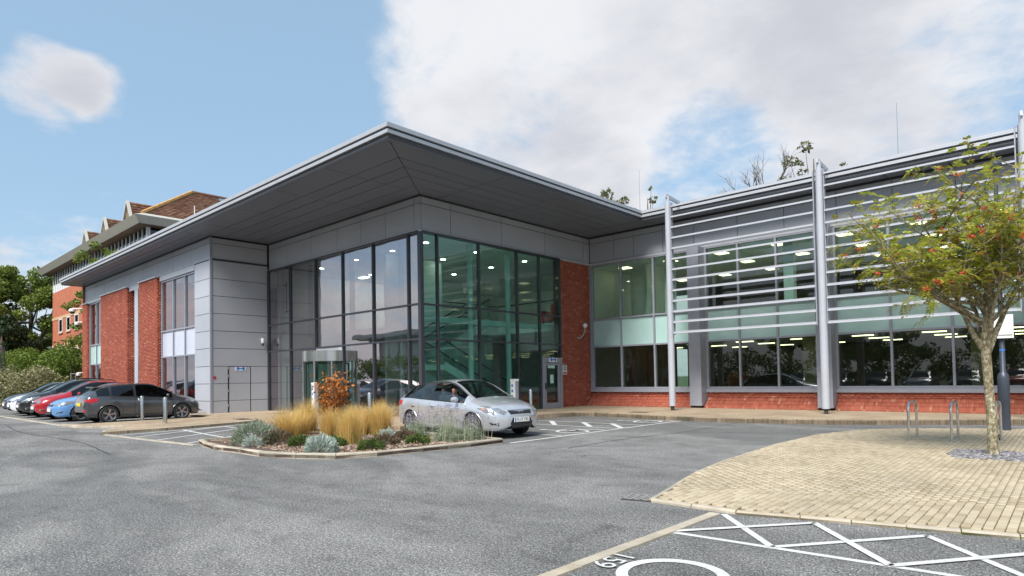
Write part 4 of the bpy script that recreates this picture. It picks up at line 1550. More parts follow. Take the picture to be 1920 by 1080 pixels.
# dark railing in the hedge
rl = thing('steel_railing', 'dark palisade railing half sunk in the hedge', 'fence', (-50.5, -6.2, 0), rad(8))
for i in range(26):
    b = MB()
    b.bar((i * 0.32, 0, 2.6), (i * 0.32, 0, 4.55), 0.09, 0.02, (0, 1, 0))
    b.build('paling', 'black_paint', rl)
for z in (2.75, 4.3):
    boxo('rail', -0.1, 8.2, 0.02, 0.06, z, z + 0.08, 'black_paint', rl)

# ------------------------------------------------------------------ brick office block beyond
plain('far_brick', (0.40, 0.125, 0.065), 0.9, var=0.14, vscale=1.4, bump=0.3, bscale=14)
plain('stone_band', (0.50, 0.33, 0.20), 0.9, var=0.1)
plain('eaves_metal', (0.50, 0.48, 0.42), 0.45, 0.1, 0.05)
plain('timber_soffit', (0.15, 0.11, 0.075), 0.7, var=0.25, vscale=2, stretch=(3, 0.3, 1))
plain('white_frame', (0.66, 0.66, 0.66), 0.45, var=0.05)
plain('timber_slats', (0.20, 0.16, 0.11), 0.8, var=0.3, vscale=4)
island('roof_tile', ((0, (0.15, 0.06, 0.035)), (0.4, (0.21, 0.095, 0.055)), (0.8, (0.26, 0.13, 0.075)), (1, (0.30, 0.18, 0.10))), 0.85, 0.3, 20, 0.3, 0.5)
plain('lichen', (0.46, 0.25, 0.08), 0.9, var=0.3, vscale=3)
plain('solar_glass', (0.17, 0.20, 0.235), 0.2, 0.2)
glass('far_glass', (0.10, 0.11, 0.11), 1.7)
far = thing('brick_office_block', 'tall red brick office block with pale deep eaves and tiled gables beyond the grey wing', 'building', (-36.3, 1.8, 0))
WX0, WX1, WY = -31.8, -1.1, 1.15
b = MB()
b.box(WX0, WX1, WY, 24, -0.1, 11.85)
b.build('wall', 'far_brick', far)
for z in (8.75, 5.75, 5.35):
    boxo('string_course', WX0 - 0.04, WX1 + 0.04, WY - 0.05, WY + 0.2, z, z + 0.28, 'stone_band', far)
for z0, z1 in ((7.25, 8.75), (4.0, 5.35), (9.7, 11.0)):
    for k, x in enumerate([WX0 + 3.0 + 3.2 * i for i in range(9)]):
        if z0 > 9:
            continue
        w = MB()
        for a0, a1, c0, c1 in ((x, x + 0.12, z0, z1), (x + 1.4, x + 1.52, z0, z1), (x + 0.13, x + 1.39, z0, z0 + 0.12), (x + 0.13, x + 1.39, z1 - 0.12, z1 - 0.002)):
            w.box(a0, a1, WY - 0.06, WY + 0.1, c0, c1)
        wo = w.build('window', 'white_frame', far)
        boxo('pane', x + 0.1, x + 1.42, WY - 0.02, WY - 0.012, z0 + 0.1, z1 - 0.1, 'far_glass', wo)
        boxo('sill', x - 0.1, x + 1.62, WY - 0.12, WY - 0.062, z0 - 0.12, z0, 'stone_band', wo)
b = MB()
b.box(WX0 + 0.1, WX1 - 0.1, WY + 0.15, 23.9, 11.86, 14.0)
b.build('top_storey', 'inside_dark', far)
for i in range(31):
    x = WX0 + 0.05 + (WX1 - WX0 - 0.2) * i / 30
    boxo('mullion', x, x + 0.12, WY, WY + 0.13, 11.87, 13.98, 'white_frame', far)
    if i < 30:
        boxo('pane', x + 0.13, x + 0.99, WY + 0.06, WY + 0.07, 12.75, 13.95, 'far_glass', far)
        boxo('infill_panel', x + 0.13, x + 0.99, WY + 0.05, WY + 0.08, 11.88, 12.72, 'white_frame', far)
for i in range(9):
    y = WY + 0.15 + 1.5 * i
    boxo('mullion', WX1 - 0.13, WX1, y, y + 0.12, 11.87, 13.98, 'white_frame', far)
    boxo('pane', WX1 - 0.08, WX1 - 0.07, y + 0.13, y + 1.48, 12.75, 13.95, 'far_glass', far)
    boxo('infill_panel', WX1 - 0.09, WX1 - 0.05, y + 0.13, y + 1.48, 11.88, 12.72, 'white_frame', far)
# eaves: sloped deep fascia all round and timber soffit
e = MB()
lo = [(-33.3, 0.35), (-0.2, 0.35), (-0.2, 26), (-33.3, 26)]
hi = [(-33.5, -0.05), (0.2, -0.05), (0.2, 26), (-33.5, 26)]
e.v = [(x, y, 13.98) for x, y in lo] + [(x, y, 14.55) for x, y in hi] + [(x * 0.99 - 0.2, y + 0.7, 14.75) for x, y in hi]
e.f = [(0, 1, 5, 4), (1, 2, 6, 5), (3, 0, 4, 7), (4, 5, 9, 8), (5, 6, 10, 9), (7, 4, 8, 11), (8, 9, 10, 11)]
e.build('eaves', 'eaves_metal', far)
for i in range(30):
    x = -33.2 + 1.1 * i
    boxo('soffit_board', x, x + 1.06, 0.4, WY + 0.1, 13.96, 14.0, 'timber_soffit', far)
for i in range(10):
    y = WY + 0.15 + 1.1 * i
    boxo('soffit_board', WX1 - 0.1, -0.25, y, y + 1.06, 13.965, 14.0, 'timber_soffit', far)


def tile_slope(name, a, b, c, d, rows, parent, mat='roof_tile', cols=None):
    """tile courses on a sloping quad: a-b eave, d-c ridge; tiles lap as thin steps"""
    a, b, c, d = (np.array(p, float) for p in (a, b, c, d))
    n = np.cross(b - a, d - a)
    n /= np.linalg.norm(n)
    V, F = [], []
    for r in range(rows):
        t0, t1 = r / rows, (r + 1) / rows
        l0, r0, l1, r1 = a + (d - a) * t0, b + (c - b) * t0, a + (d - a) * t1, b + (c - b) * t1
        k = cols or max(2, int(np.linalg.norm(r0 - l0) / 0.33))
        for i in range(k):
            s0, s1 = i / k, (i + 0.96) / k
            j = rng.uniform(0, 0.02)
            q = [l0 + (r0 - l0) * s0 + n * (0.07 + j), l0 + (r0 - l0) * s1 + n * (0.07 + j), l1 + (r1 - l1) * s1 + n * 0.02, l1 + (r1 - l1) * s0 + n * 0.02, l0 + (r0 - l0) * s0, l0 + (r0 - l0) * s1]
            m = len(V)
            V += q
            F += [(m, m + 1, m + 2, m + 3), (m + 4, m + 5, m + 1, m)]
    return link(bpy.data.objects.new(name, np_mesh(name, V, F)), parent, mat, kind='stuff')


# main hipped roof over the right end
apx, apy, apz = -5.1, 6.1, 18.5
E0 = (-0.3, 0.6, 14.7)
tile_slope('roof_tiles', E0, (-0.3, 22, 14.7), (apx, 22, apz), (apx, apy, apz), 22, far)
tile_slope('roof_tiles', (-9.9, 0.6, 14.7), E0, (apx + 0.05, apy, apz), (apx - 0.05, apy, apz), 20, far)
tile_slope('roof_tiles', (-9.9, 22, 14.7), (-9.9, 0.6, 14.7), (apx, apy, apz), (apx, 22, apz), 16, far)
b = MB()
b.tube([(-0.3, 0.6, 14.82), (apx, apy, apz + 0.1)], 0.16, 6)
b.build('hip_tiles', 'lichen', far)
b = MB()
b.tube([(apx, apy, apz + 0.1), (apx, 22, apz + 0.1)], 0.14, 6)
b.build('ridge_tiles', 'roof_tile', far)
sn_ = np.array([3.8, 0, 4.8])
for i in range(3):
    b = MB()
    y0 = 8.2 + 1.75 * i
    for t0, t1 in ((0.45, 0.93),):
        f_ = lambda t, y: (-0.3 + (apx + 0.3) * t + 0.10, y, 14.7 + (apz - 14.7) * t + 0.16)
        b.poly([f_(t0, y0), f_(t0, y0 + 1.68), f_(t1, y0 + 1.68), f_(t1, y0)])
        b.poly([(x - 0.05, y, z - 0.08) for x, y, z in (f_(t0, y0), f_(t1, y0), f_(t1, y0 + 1.68), f_(t0, y0 + 1.68))])
    b.build('solar_panel', 'solar_glass', far)
# three tiled gables along the front
for gx, gzz in ((-8.4, 17.6), (-15.2, 17.4), (-21.8, 17.3)):
    y0, hw, zb_ = 1.9, 1.9, 14.4
    tile_slope('roof_tiles', (gx + hw, y0, zb_), (gx + hw, y0 + 6, zb_), (gx, y0 + 6, gzz), (gx, y0, gzz), 13, far)
    tile_slope('roof_tiles', (gx - hw, y0 + 6, zb_), (gx - hw, y0, zb_), (gx, y0, gzz), (gx, y0 + 6, gzz), 13, far)
    b = MB()
    b.poly([(gx - hw, y0 + 0.12, zb_), (gx + hw, y0 + 0.12, zb_), (gx, y0 + 0.12, gzz)])
    go = b.build('gable', 'inside_dark', far)
    for k in range(9):
        x = gx - hw + 0.25 + 0.41 * k
        zt = zb_ + (gzz - zb_) * (1 - abs(x - gx) / hw)
        if zt > zb_ + 0.2:
            boxo('gable_board', x - 0.15, x + 0.15, y0 + 0.03, y0 + 0.1, zb_, zt - 0.12, 'timber_slats', go)
    for s in (-1, 1):
        b = MB()
        b.bar((gx + s * (hw + 0.15), y0, zb_ - 0.1), (gx, y0, gzz + 0.08), 0.14, 0.24, (0, 1, 0))
        b.build('barge_board', 'eaves_metal', go)
b = MB()
b.tube([(-8.6, -0.3, 8.4), (-8.6, -0.3, 13.6)], 0.03, 6)
fl = tag(b.build('roof_mast', 'white_plastic'), 'slim white mast standing on the long wing roof', 'mast')
fl.location = (-18.5, 3.0, -0.1)

# ------------------------------------------------------------------ street furniture
for i, (x, y, lb) in enumerate(((-9.2, -5.95, 'stainless bollard beside the dark grey hatchback, the one nearer its middle'), (-6.35, -6.1, 'stainless bollard beside the dark grey hatchback, the one nearer the hatched bay'),
                               (-2.05, -0.75, 'short pale bollard in front of the glazing behind the grasses'), (1.2, 4.34, 'short pale bollard on the paving behind the silver car bonnet'))):
    t = thing('bollard', lb, 'bollard', (x, y, pave_z(x, y) - 0.02), 0, 'steel bollards on the paving')
    b = MB()
    b.lathe([(0.068, 0.0), (0.068, 0.88), (0.06, 0.90), (0.0, 0.902)], 18)
    b.build('post', 'steel', t, True)
    b = MB()
    b.lathe([(0.11, 0.0), (0.11, 0.024), (0.07, 0.026)], 18)
    b.build('base_plate', 'steel', t)
for i, (x, y, lb) in enumerate(((-5.45, -0.95, 'pale control post with blue discs behind the rust leaved shrub'), (0.9, 3.76, 'pale control post with blue discs behind the silver car bonnet'))):
    t = thing('control_post', lb, 'post', (x, y, pave_z(x, y) - 0.01), rad(-10))
    boxo('body', -0.13, 0.13, -0.09, 0.09, 0.0, 1.22, 'white_plastic', t)
    boxo('cap', -0.145, 0.145, -0.10, 0.10, 1.222, 1.30, 'white_plastic', t)
    boxo('side_strip', 0.131, 0.15, -0.07, 0.07, 0.05, 1.2, 'frame_grey', t)
    for k in range(3):
        b = MB()
        b.lathe([(0.0, -0.10), (0.055, -0.10), (0.055, -0.085)], 14, (-0.02, 0, 1.05 - 0.2 * k), 'y', False)
        b.build('disc', 'blue_sign' if k < 2 else 'galvanised', t)

for i, x in enumerate((14.17, 14.92, 15.65)):
    y0, y1 = 1.62, 2.48
    lb = ('steel cycle hoop standing apart at the open end of the row', 'middle steel cycle hoop of the row', 'steel cycle hoop beside the dark lamp post with a lump at its foot')[i]
    hp = []
    n = 8
    r = 0.2
    zt = 0.80
    hp.append((0, 0, 0.0))
    for k in range(n + 1):
        a = PI - (PI / 2) * k / n
        hp.append((0, r + r * math.cos(a), zt - r + r * math.sin(a)))
    for k in range(n + 1):
        a = PI / 2 - (PI / 2) * k / n
        hp.append((0, (y1 - y0) - r + r * math.cos(a), zt - r + r * math.sin(a)))
    hp.append((0, y1 - y0, 0.0))
    t = thing('cycle_hoop', lb, 'bike rack', (x, y0, 0.04), 0, 'steel cycle hoops')
    b = MB()
    b.tube(hp, 0.026, 12)
    b.build('hoop', 'steel', t, True)
    for yy in (0, y1 - y0):
        b = MB()
        b.lathe([(0.06, 0.0), (0.06, 0.008), (0.03, 0.012)], 14, (0, yy, 0))
        b.build('floor_flange', 'steel', t)
lk = thing('bike_lock', 'coiled dark cable lock left at the foot of the cycle hoop', 'lock', (15.63, 1.64, 0.05))
b = MB()
b.tube([(0.07 * math.cos(t * 0.5) * (1 - t * 0.006), 0.05 * math.sin(t * 0.5), 0.04 + 0.012 * t * 0.25 + 0.03 * math.sin(t * 0.9)) for t in range(44)], 0.014, 6)
b.build('cable', 'black_plastic', lk, True)
boxo('barrel', 0.04, 0.09, -0.06, 0.05, 0.01, 0.06, 'galvanised', lk)

lp = thing('lamp_post', 'dark blue-grey lamp post with a thicker base beside the cycle hoops', 'lamp post', (15.5, 5.22, 0.03))
b = MB()
b.lathe([(0.115, 0.0), (0.115, 0.62), (0.12, 0.63), (0.12, 1.22), (0.118, 1.3), (0.10, 1.36), (0.058, 1.42), (0.054, 3.0), (0.048, 5.3), (0.042, 6.3)], 20)
b.build('pole', 'lamp_post_paint', lp, True)
b = MB()
b.lathe([(0.06, 6.3), (0.10, 6.32), (0.13, 6.40), (0.14, 6.45), (0.10, 6.52), (0.0, 6.53)], 20)
b.build('lantern', 'lamp_post_paint', lp, True)
b = MB()
b.lathe([(0.059, 1.92), (0.059, 1.96)], 16, cap=False)
b.build('blue_band', 'blue_sign', lp)
b = MB()
b.lathe([(0.062, 2.56), (0.062, 2.6)], 16, cap=False)
b.build('clamp', 'galvanised', lp)
sg = thing('box_sign', 'white square sign box strapped to the lamp post', 'sign', (15.53, 5.12, 2.55))
boxo('panel', -0.21, 0.21, -0.055, -0.01, -0.30, 0.26, 'white_plastic', sg)
boxo('panel_strip', -0.10, 0.19, -0.062, -0.056, -0.24, -0.21, 'galvanised', sg)  # thin galvanised strip low on the sign panel
for z in (-0.2, 0.15):
    boxo('strap', -0.09, 0.09, -0.009, 0.18, z, z + 0.03, 'galvanised', sg)

# wall lamp on the brick pier
wl = thing('wall_lamp', 'white globe wall lamp on a curved arm on the brick pier', 'lamp', (0.0, 9.3, 3.55))
b = MB()
b.tube([(0.0, -0.25, -0.28), (0.10, -0.22, -0.30), (0.20, -0.12, -0.18), (0.24, -0.02, 0.05), (0.24, 0.0, 0.18)], 0.028, 8)
b.build('arm', 'galvanised', wl, True)
b = MB()
b.lathe([(0.05, 0), (0.05, 0.05), (0.03, 0.07)], 12, (0.0, -0.25, -0.28), 'x')
b.build('mount', 'galvanised', wl)
b = MB()
b.lathe([(0.11 * math.sin(PI * k / 10), -0.11 * math.cos(PI * k / 10)) for k in range(11)], 16, (0.24, 0, 0.28))
b.build('globe', 'white_plastic', wl, True)

# cameras
def dome(name, label, loc, d, r=0.1):
    t = thing(name, label, 'camera', loc)
    b = MB()
    b.bar((0, 0, 0), (d[0], d[1], 0), 0.06, 0.06)
    b.build('bracket', 'white_plastic', t)
    b = MB()
    b.lathe([(0.03, 0.02), (r * 0.8, 0.0), (r, -0.08), (r, -0.16), (r * 0.7, -0.22)], 14, (d[0], d[1], 0))
    b.build('housing', 'white_plastic', t, True)
    b = MB()
    b.lathe([(r * 0.78, -0.2), (r * 0.7, -0.27), (r * 0.4, -0.32), (0.0, -0.335)], 14, (d[0], d[1], 0), cap=False)
    b.build('lens_dome', 'black_plastic', t, True)


dome('dome_camera', 'large white dome camera on a bracket high at the far end of the long wall', (-31.2, PY - 0.11, 6.55), (-0.75, -0.4), 0.19)
dome('dome_camera', 'white dome camera lower on the far brick end of the long wall', (-31.2, PY - 0.11, 5.65), (-0.2, -0.25), 0.15)
dome('dome_camera', 'small white camera above the parked cars on the far brick end', (-31.2, PY - 0.11, 2.35), (-0.1, -0.2), 0.12)
dome('dome_camera', 'small dark eyed camera on the grey service block wall', (XL + 0.008, -0.35, 3.52), (0.12, 0.0), 0.07)
b = MB()
for p_, q_ in (((0, 0, 0), (0, 0, 1.1)), ((1.2, 0, 0), (1.2, 0, 1.1)), ((-0.03, 0, 1.1), (1.23, 0, 1.1)), ((0, 0, 0.6), (1.2, 0, 0.6))):
    b.tube([p_, q_], 0.025, 6)
hr = tag(b.build('guard_rail', 'galvanised'), 'grey tubular guard rail at the far end of the long wall', 'railing')
hr.location = (-33.0, -3.0, 1.2)
boxo('rail_plinth', -0.1, 1.3, -0.15, 0.15, -1.3, 0.01, 'stone_band', hr)
bs2 = thing('low_rail', 'pale low rail in front of the dark grey hatchback by the service block', 'railing', (-12.1, -3.2, 0.12))
boxo('rail', -0.55, 0.55, -0.03, 0.03, 0.50, 0.58, 'white_plastic', bs2)
for s in (-0.5, 0.5):
    boxo('leg', s - 0.03, s + 0.03, -0.028, 0.028, 0.0, 0.5, 'white_plastic', bs2)

# ------------------------------------------------------------------ rowan tree on the paved island
rw = thing('rowan_tree', 'young rowan tree with yellowing leaves and red berries in the slate bed', 'tree', (15.78, -0.42, 0.03))
tips = []
m = MB()


def branch(p, d, l, r, lev):
    pts, rr = [p], [r]
    q = p.copy()
    dd = d.copy()
    n = 4
    for i in range(n):
        dd = (dd + Vector((rng.uniform(-1, 1), rng.uniform(-1, 1), rng.uniform(-0.35, 0.6))) * 0.16).normalized()
        q = q + dd * l / n
        pts.append(q.copy())
        rr.append(r * (1 - 0.62 * (i + 1) / n))
        if lev <= 1:
            tips.append((q.copy(), dd.copy(), lev))
    m.tube(pts, rr, 7 if lev > 1 else 5, False)
    if lev > 0:
        k = 4 if lev >= 2 else 3
        for i in range(k):
            a = rng.uniform(0.35, 1.0)
            c = Vector(pts[min(n, int(a * n))])
            e = (dd * 0.55 + Vector((rng.uniform(-1, 1), rng.uniform(-1, 1), rng.uniform(-0.25, 0.55)))).normalized()
            branch(c, e, l * rng.uniform(0.5, 0.75), r * 0.48, lev - 1)


m.tube([(0, 0, -0.05), (0.0, 0.0, 0.5), (-0.03, 0.0, 1.2), (-0.05, 0, 1.75), (-0.05, 0, 2.0)], [0.09, 0.075, 0.07, 0.075, 0.06], 14)
for (dx, dy, dz), z0, l, r in (((-0.05, 0.1, 1), 1.9, 2.3, 0.075), ((-0.5, 0.15, 0.85), 1.75, 1.75, 0.05), ((0.45, 0.1, 0.9), 1.7, 1.7, 0.055), ((0.2, -0.35, 0.95), 1.8, 1.6, 0.04), ((-0.15, 0.45, 0.9), 1.85, 1.6, 0.045), ((-0.62, -0.1, 0.55), 2.2, 1.45, 0.035), ((0.7, 0.0, 0.6), 2.2, 1.3, 0.035), ((-0.75, 0.1, 0.30), 2.75, 1.1, 0.03), ((-0.78, -0.45, 0.50), 2.3, 1.9, 0.036), ((-0.85, -0.30, 0.22), 2.6, 1.7, 0.032), ((-0.7, -0.6, 0.75), 2.5, 1.7, 0.034), ((0.25, 0.2, 1.0), 2.6, 1.9, 0.04), ((-0.35, 0.0, 1.0), 2.6, 1.9, 0.04)):
    branch(Vector((-0.05, 0, z0)), Vector((dx, dy, dz)).normalized(), l, r, 3 if l > 1.5 else 2)
m.build('trunk', 'rowan_bark', rw, True)
LV, LF = [], []
for p, d, lev in tips:
    for _ in range(3 if lev == 0 else 1):
        if rng.random() < 0.54:
            continue
        ax = (d + Vector((rng.uniform(-1, 1), rng.uniform(-1, 1), rng.uniform(-0.9, 0.4))) * 0.9).normalized()
        L = rng.uniform(0.11, 0.18)
        side = ax.cross(Vector((rng.uniform(-.3, .3), rng.uniform(-.3, .3), 1))).normalized()
        upn = side.cross(ax)
        for k in range(6):
            c = p + ax * (L * (0.2 + 0.16 * k)) - Vector((0, 0, 0.012 * k * k * 0.3))
            for s in ((-1, 1) if k < 5 else (0,)):
                dirv = (side * s * 0.9 + ax * (0.5 if s else 1)).normalized()
                ll, ww = rng.uniform(0.055, 0.08), 0.0125
                wv = dirv.cross(upn).normalized() * ww * 1.2
                n = len(LV)
                LV += [c, c + dirv * ll * 0.5 + wv, c + dirv * ll - Vector((0, 0, 0.006)), c + dirv * ll * 0.5 - wv]
                LF.append((n, n + 1, n + 2, n + 3))
link(bpy.data.objects.new('crown', np_mesh('crown', np.array([tuple(v) for v in LV]), np.array(LF))), rw, 'leaf_rowan')
# berries in hanging bunches
ico = bmesh.new()
bmesh.ops.create_icosphere(ico, subdivisions=1, radius=1)
iv = np.array([v.co[:] for v in ico.verts])
if_ = np.array([[v.index for v in f.verts] for f in ico.faces])
ico.free()
BV, BF, nb_ = [], [], 0
outer_t = [t for t in tips if t[2] == 0]
for p, d, lev in rng.sample(outer_t, min(80, len(outer_t))):
    for k in range(13):
        c = np.array(p) + nrng.normal(size=3) * np.array([0.028, 0.028, 0.022]) + np.array([0, 0, -0.03])
        BV.append(iv * 0.0135 + c)
        BF.append(if_ + nb_)
        nb_ += len(iv)
link(bpy.data.objects.new('berries', np_mesh('berries', np.concatenate(BV), np.concatenate(BF))), rw, 'berry', kind='stuff')

# ------------------------------------------------------------------ plants in the bed
def blades(n, r0, h, lean, w, curve=0.5):
    V, F = [], []
    for i in range(n):
        a = rng.uniform(0, 2 * PI)
        rr = r0 * math.sqrt(rng.random())
        p = Vector((rr * math.cos(rng.uniform(0, 6.28)), rr * math.sin(rng.uniform(0, 6.28)), 0))
        le = lean * rng.random() ** 0.8
        H = h * rng.uniform(0.6, 1.08)
        ww = w * rng.uniform(0.6, 1.2)
        sd_ = Vector((-math.sin(a), math.cos(a), 0)) * ww
        i0_ = len(V)
        for k in range(4):
            t = k / 3
            c = p + Vector((math.cos(a), math.sin(a), 0)) * (le * H * (0.35 * t + curve * t * t)) + Vector((0, 0, H * (t - 0.25 * le * t * t)))
            V += [c - sd_ * (1 - 0.85 * t), c + sd_ * (1 - 0.85 * t)]
        for k in range(3):
            F.append((i0_ + 2 * k, i0_ + 2 * k + 1, i0_ + 2 * k + 3, i0_ + 2 * k + 2))
    return np.array([tuple(v) for v in V]), np.array(F)


BZ = 0.075
GR = [('feathery golden grass leaning over the large grey-green shrub', 2.3, -6.25, 0.80, 1.0), ('golden grass beside the rust leaved shrub, towards the service block', 0.75, -4.75, 0.95, 0.75),
      ('golden grass in front of the rust leaved shrub', 2.3, -5.0, 0.72, 0.7), ('narrow golden grass standing forward between the low green plants', 4.6, -5.85, 0.80, 0.42),
      ('golden grass behind the narrow forward one', 2.75, -4.2, 0.70, 0.6), ('tall golden grass nearest the rear wheel of the silver car', 3.35, -4.1, 0.90, 0.72), ('golden grass filling the middle of the bed', 1.6, -5.5, 0.75, 0.75), ('golden grass beside the tallest clump, towards the front glazing', 2.5, -3.55, 0.82, 0.6), ('golden grass between the rust leaved shrub and the tallest clump', 1.9, -4.0, 0.78, 0.7), ('golden grass standing just behind the brown heather in the bed middle', 3.4, -5.2, 0.66, 0.8)]
for lb, x, y, h, lean in GR:
    t = thing('ornamental_grass', lb, 'grass', (x, y, BZ), 0, 'golden ornamental grasses')
    V, F = blades(900, 0.20, h * 1.08, lean * 1.15, 0.0046, 0.5)
    link(bpy.data.objects.new('blades', np_mesh('blades', V, F)), t, 'straw')
    V, F = blades(260, 0.20, h * 0.45, lean * 1.2, 0.006, 0.6)
    link(bpy.data.objects.new('green_base', np_mesh('green_base', V, F)), t, 'grass_base')

bs3 = thing('rust_leaved_shrub', 'upright shrub with rust orange dead leaves rising from the golden grasses', 'shrub', (0.95, -4.05, BZ))
m = MB()
pts = []
for i in range(16):
    a = rng.uniform(0, 6.28)
    le = rng.uniform(0.05, 0.42)
    H = rng.uniform(1.0, 1.95) * (1 - 0.35 * le)
    pth = [Vector((0.05 * math.cos(a), 0.05 * math.sin(a), 0)) + Vector((math.cos(a) * le * 1.1 * t * H / 1.4, math.sin(a) * le * 1.1 * t * H / 1.4, H * t)) + Vector((rng.uniform(-.02, .02), rng.uniform(-.02, .02), 0)) for t in (0, .25, .5, .75, 1)]
    m.tube(pth, [0.012, 0.010, 0.008, 0.006, 0.003], 5, False)
    for k in range(84):
        t = rng.uniform(0.22, 1.0)
        j = min(3, int(t * 4))
        c = pth[j].lerp(pth[j + 1], t * 4 - j)
        pts.append(np.array(c) + nrng.normal(size=3) * 0.095)
m.build('stem', 'bark', bs3)
leaves_obj('foliage', np.array(pts), 0.105, 0.07, 'leaf_rust', bs3, 0.2)


def mound(name, label, x, y, r, h, mat, n, lsize, spiky=0.0, cat='shrub', group=None):
    t = thing(name, label, cat, (x, y, BZ), 0, group)
    d = rand_dirs(n)
    d[:, 2] = np.abs(d[:, 2])
    rr = nrng.uniform(0.55, 1.0, (n, 1)) ** 0.5
    lump = 1 + 0.18 * np.sin(d[:, :1] * 7 + 1) * np.cos(d[:, 1:2] * 6)
    P = d * rr * lump * np.array([r, r, h])
    if spiky:
        a = d + nrng.normal(size=(n, 3)) * 0.25 + np.array([0, 0, 0.35])
        a /= np.linalg.norm(a, axis=1)[:, None]
        b = np.cross(a, rand_dirs(n))
        b /= np.linalg.norm(b, axis=1)[:, None]
        s = nrng.uniform(0.6, 1.3, (n, 1)) * lsize
        V = np.stack([P - a * s, P + b * s * spiky, P + a * s, P - b * s * spiky], 1).reshape(-1, 3)
        link(bpy.data.objects.new('foliage', np_mesh('foliage', V, np.arange(n * 4).reshape(n, 4))), t, mat)
    else:
        leaves_obj('foliage', P, lsize, lsize * 0.6, mat, t)
    b = MB()
    for k in range(5):
        a = 2 * PI * k / 5
        b.tube([(0, 0, -0.02), (math.cos(a) * r * 0.5, math.sin(a) * r * 0.5, h * 0.55)], [0.012, 0.006], 5)
    b.build('stem', 'bark', t)
    return t


mound('grey_green_shrub', 'large grey-green shrub at the pointed end of the bed', 2.6, -7.15, 0.56, 0.52, 'leaf_grey_green', 2600, 0.05, 0.16)
mound('silver_shrub', 'small silver shrub tucked beside the large grey-green shrub', 3.3, -7.55, 0.22, 0.26, 'leaf_silver', 800, 0.03, 0.22)
mound('silver_shrub', 'round silvery shrub at the kerb in the middle of the bed front', 5.6, -7.2, 0.34, 0.34, 'leaf_silver', 2200, 0.042, 0.22)
mound('silver_shrub', 'silvery shrub half hidden behind the low green plants near the lavender', 4.7, -4.9, 0.24, 0.28, 'leaf_silver', 900, 0.035, 0.22)
for lb, x, y in (('low dark green plant behind the round silvery shrub, towards the grey-green shrub', 4.0, -6.75), ('low dark green plant behind the round silvery shrub, towards the lavender', 4.75, -6.4), ('low green plant at the kerb between the silvery shrub and the lavender', 6.1, -6.35), ('low green plant at the foot of the lavender', 6.05, -5.1)):
    mound('low_plant', lb, x, y, 0.30, 0.22, 'leaf_low', 1700, 0.032, 0.3, 'plant', 'low green plants')
mound('heather', 'brownish heather between the low green plants', 5.75, -5.75, 0.34, 0.27, 'leaf_heather', 1900, 0.03, 0.3, 'plant')
mound('heather', 'brownish heather beside the grey-green shrub', 3.1, -6.85, 0.34, 0.34, 'leaf_heather', 1500, 0.045, 0.14, 'plant')
mound('heather', 'brownish heather behind the lavender by the rear wheel', 5.1, -4.7, 0.3, 0.25, 'leaf_heather', 1500, 0.03, 0.3, 'plant')
for lb, x, y, h, k in (('flowering lavender in front of the door of the silver car', 6.05, -4.25, 0.78, 150), ('flowering lavender by the rear wheel of the silver car', 4.6, -3.95, 0.62, 90), ('flowering lavender beside the front wheel of the silver car', 6.35, -3.75, 0.60, 90)):
    t = thing('lavender', lb, 'plant', (x, y, BZ), 0, 'lavenders in the bed')
    V, F = blades(int(k * 1.1), 0.36, h * 1.12, 0.55, 0.004, 0.3)
    link(bpy.data.objects.new('stems', np_mesh('stems', V, F)), t, 'lavender_stem')
    topp = V.reshape(-1, 8, 3)[:, 6, :]
    C = np.concatenate([topp + nrng.normal(size=topp.shape) * 0.012 - np.array([0, 0, 0.018 * q]) for q in range(5)])
    leaves_obj('flowers', C, 0.032, 0.02, 'lavender_bloom', t, kind='stuff')
    P = rand_dirs(1800) * np.array([0.36, 0.36, 0.40]) * nrng.uniform(0.4, 1, (1800, 1))
    P[:, 2] = np.abs(P[:, 2])
    leaves_obj('foliage', P, 0.06, 0.012, 'leaf_grey_green', t)

# ------------------------------------------------------------------ cars
def pchip(pts):
    xs = np.array([p[0] for p in pts], float)
    ys = np.array([p[1] for p in pts], float)
    o = np.argsort(xs)
    xs, ys = xs[o], ys[o]
    h = np.diff(xs)
    dl = np.diff(ys) / h
    m = np.zeros(len(xs))
    for i in range(1, len(xs) - 1):
        if dl[i - 1] * dl[i] > 0:
            w1, w2 = 2 * h[i] + h[i - 1], h[i] + 2 * h[i - 1]
            m[i] = (w1 + w2) / (w1 / dl[i - 1] + w2 / dl[i])
    m[0], m[-1] = dl[0], dl[-1]

    def f(x):
        x = min(max(x, xs[0]), xs[-1])
        i = min(len(xs) - 2, max(0, int(np.searchsorted(xs, x) - 1)))
        t = (x - xs[i]) / h[i]
        return float(ys[i] * (1 + 2 * t) * (1 - t) ** 2 + m[i] * h[i] * t * (1 - t) ** 2 + ys[i + 1] * t * t * (3 - 2 * t) + m[i + 1] * h[i] * t * t * (t - 1))
    return f


def paint(name, col, metal=0.5, rough=0.32):
    m, nt, N, L, bs = _mat(name)
    bs.inputs['Base Color'].default_value = (*col, 1)
    bs.inputs['Metallic'].default_value = metal
    bs.inputs['Roughness'].default_value = rough
    bs.inputs['Coat Weight'].default_value = 1.0
    bs.inputs['Coat Roughness'].default_value = 0.04
    d = _ramp(N, L, _pos(N, L, 2.0, 5, 0.6), ((0.3, (0.9,) * 3), (0.7, (1.05,) * 3)))
    L.new(_mix(N, L, 1.0, col, d, 'MULTIPLY'), bs.inputs['Base Color'])


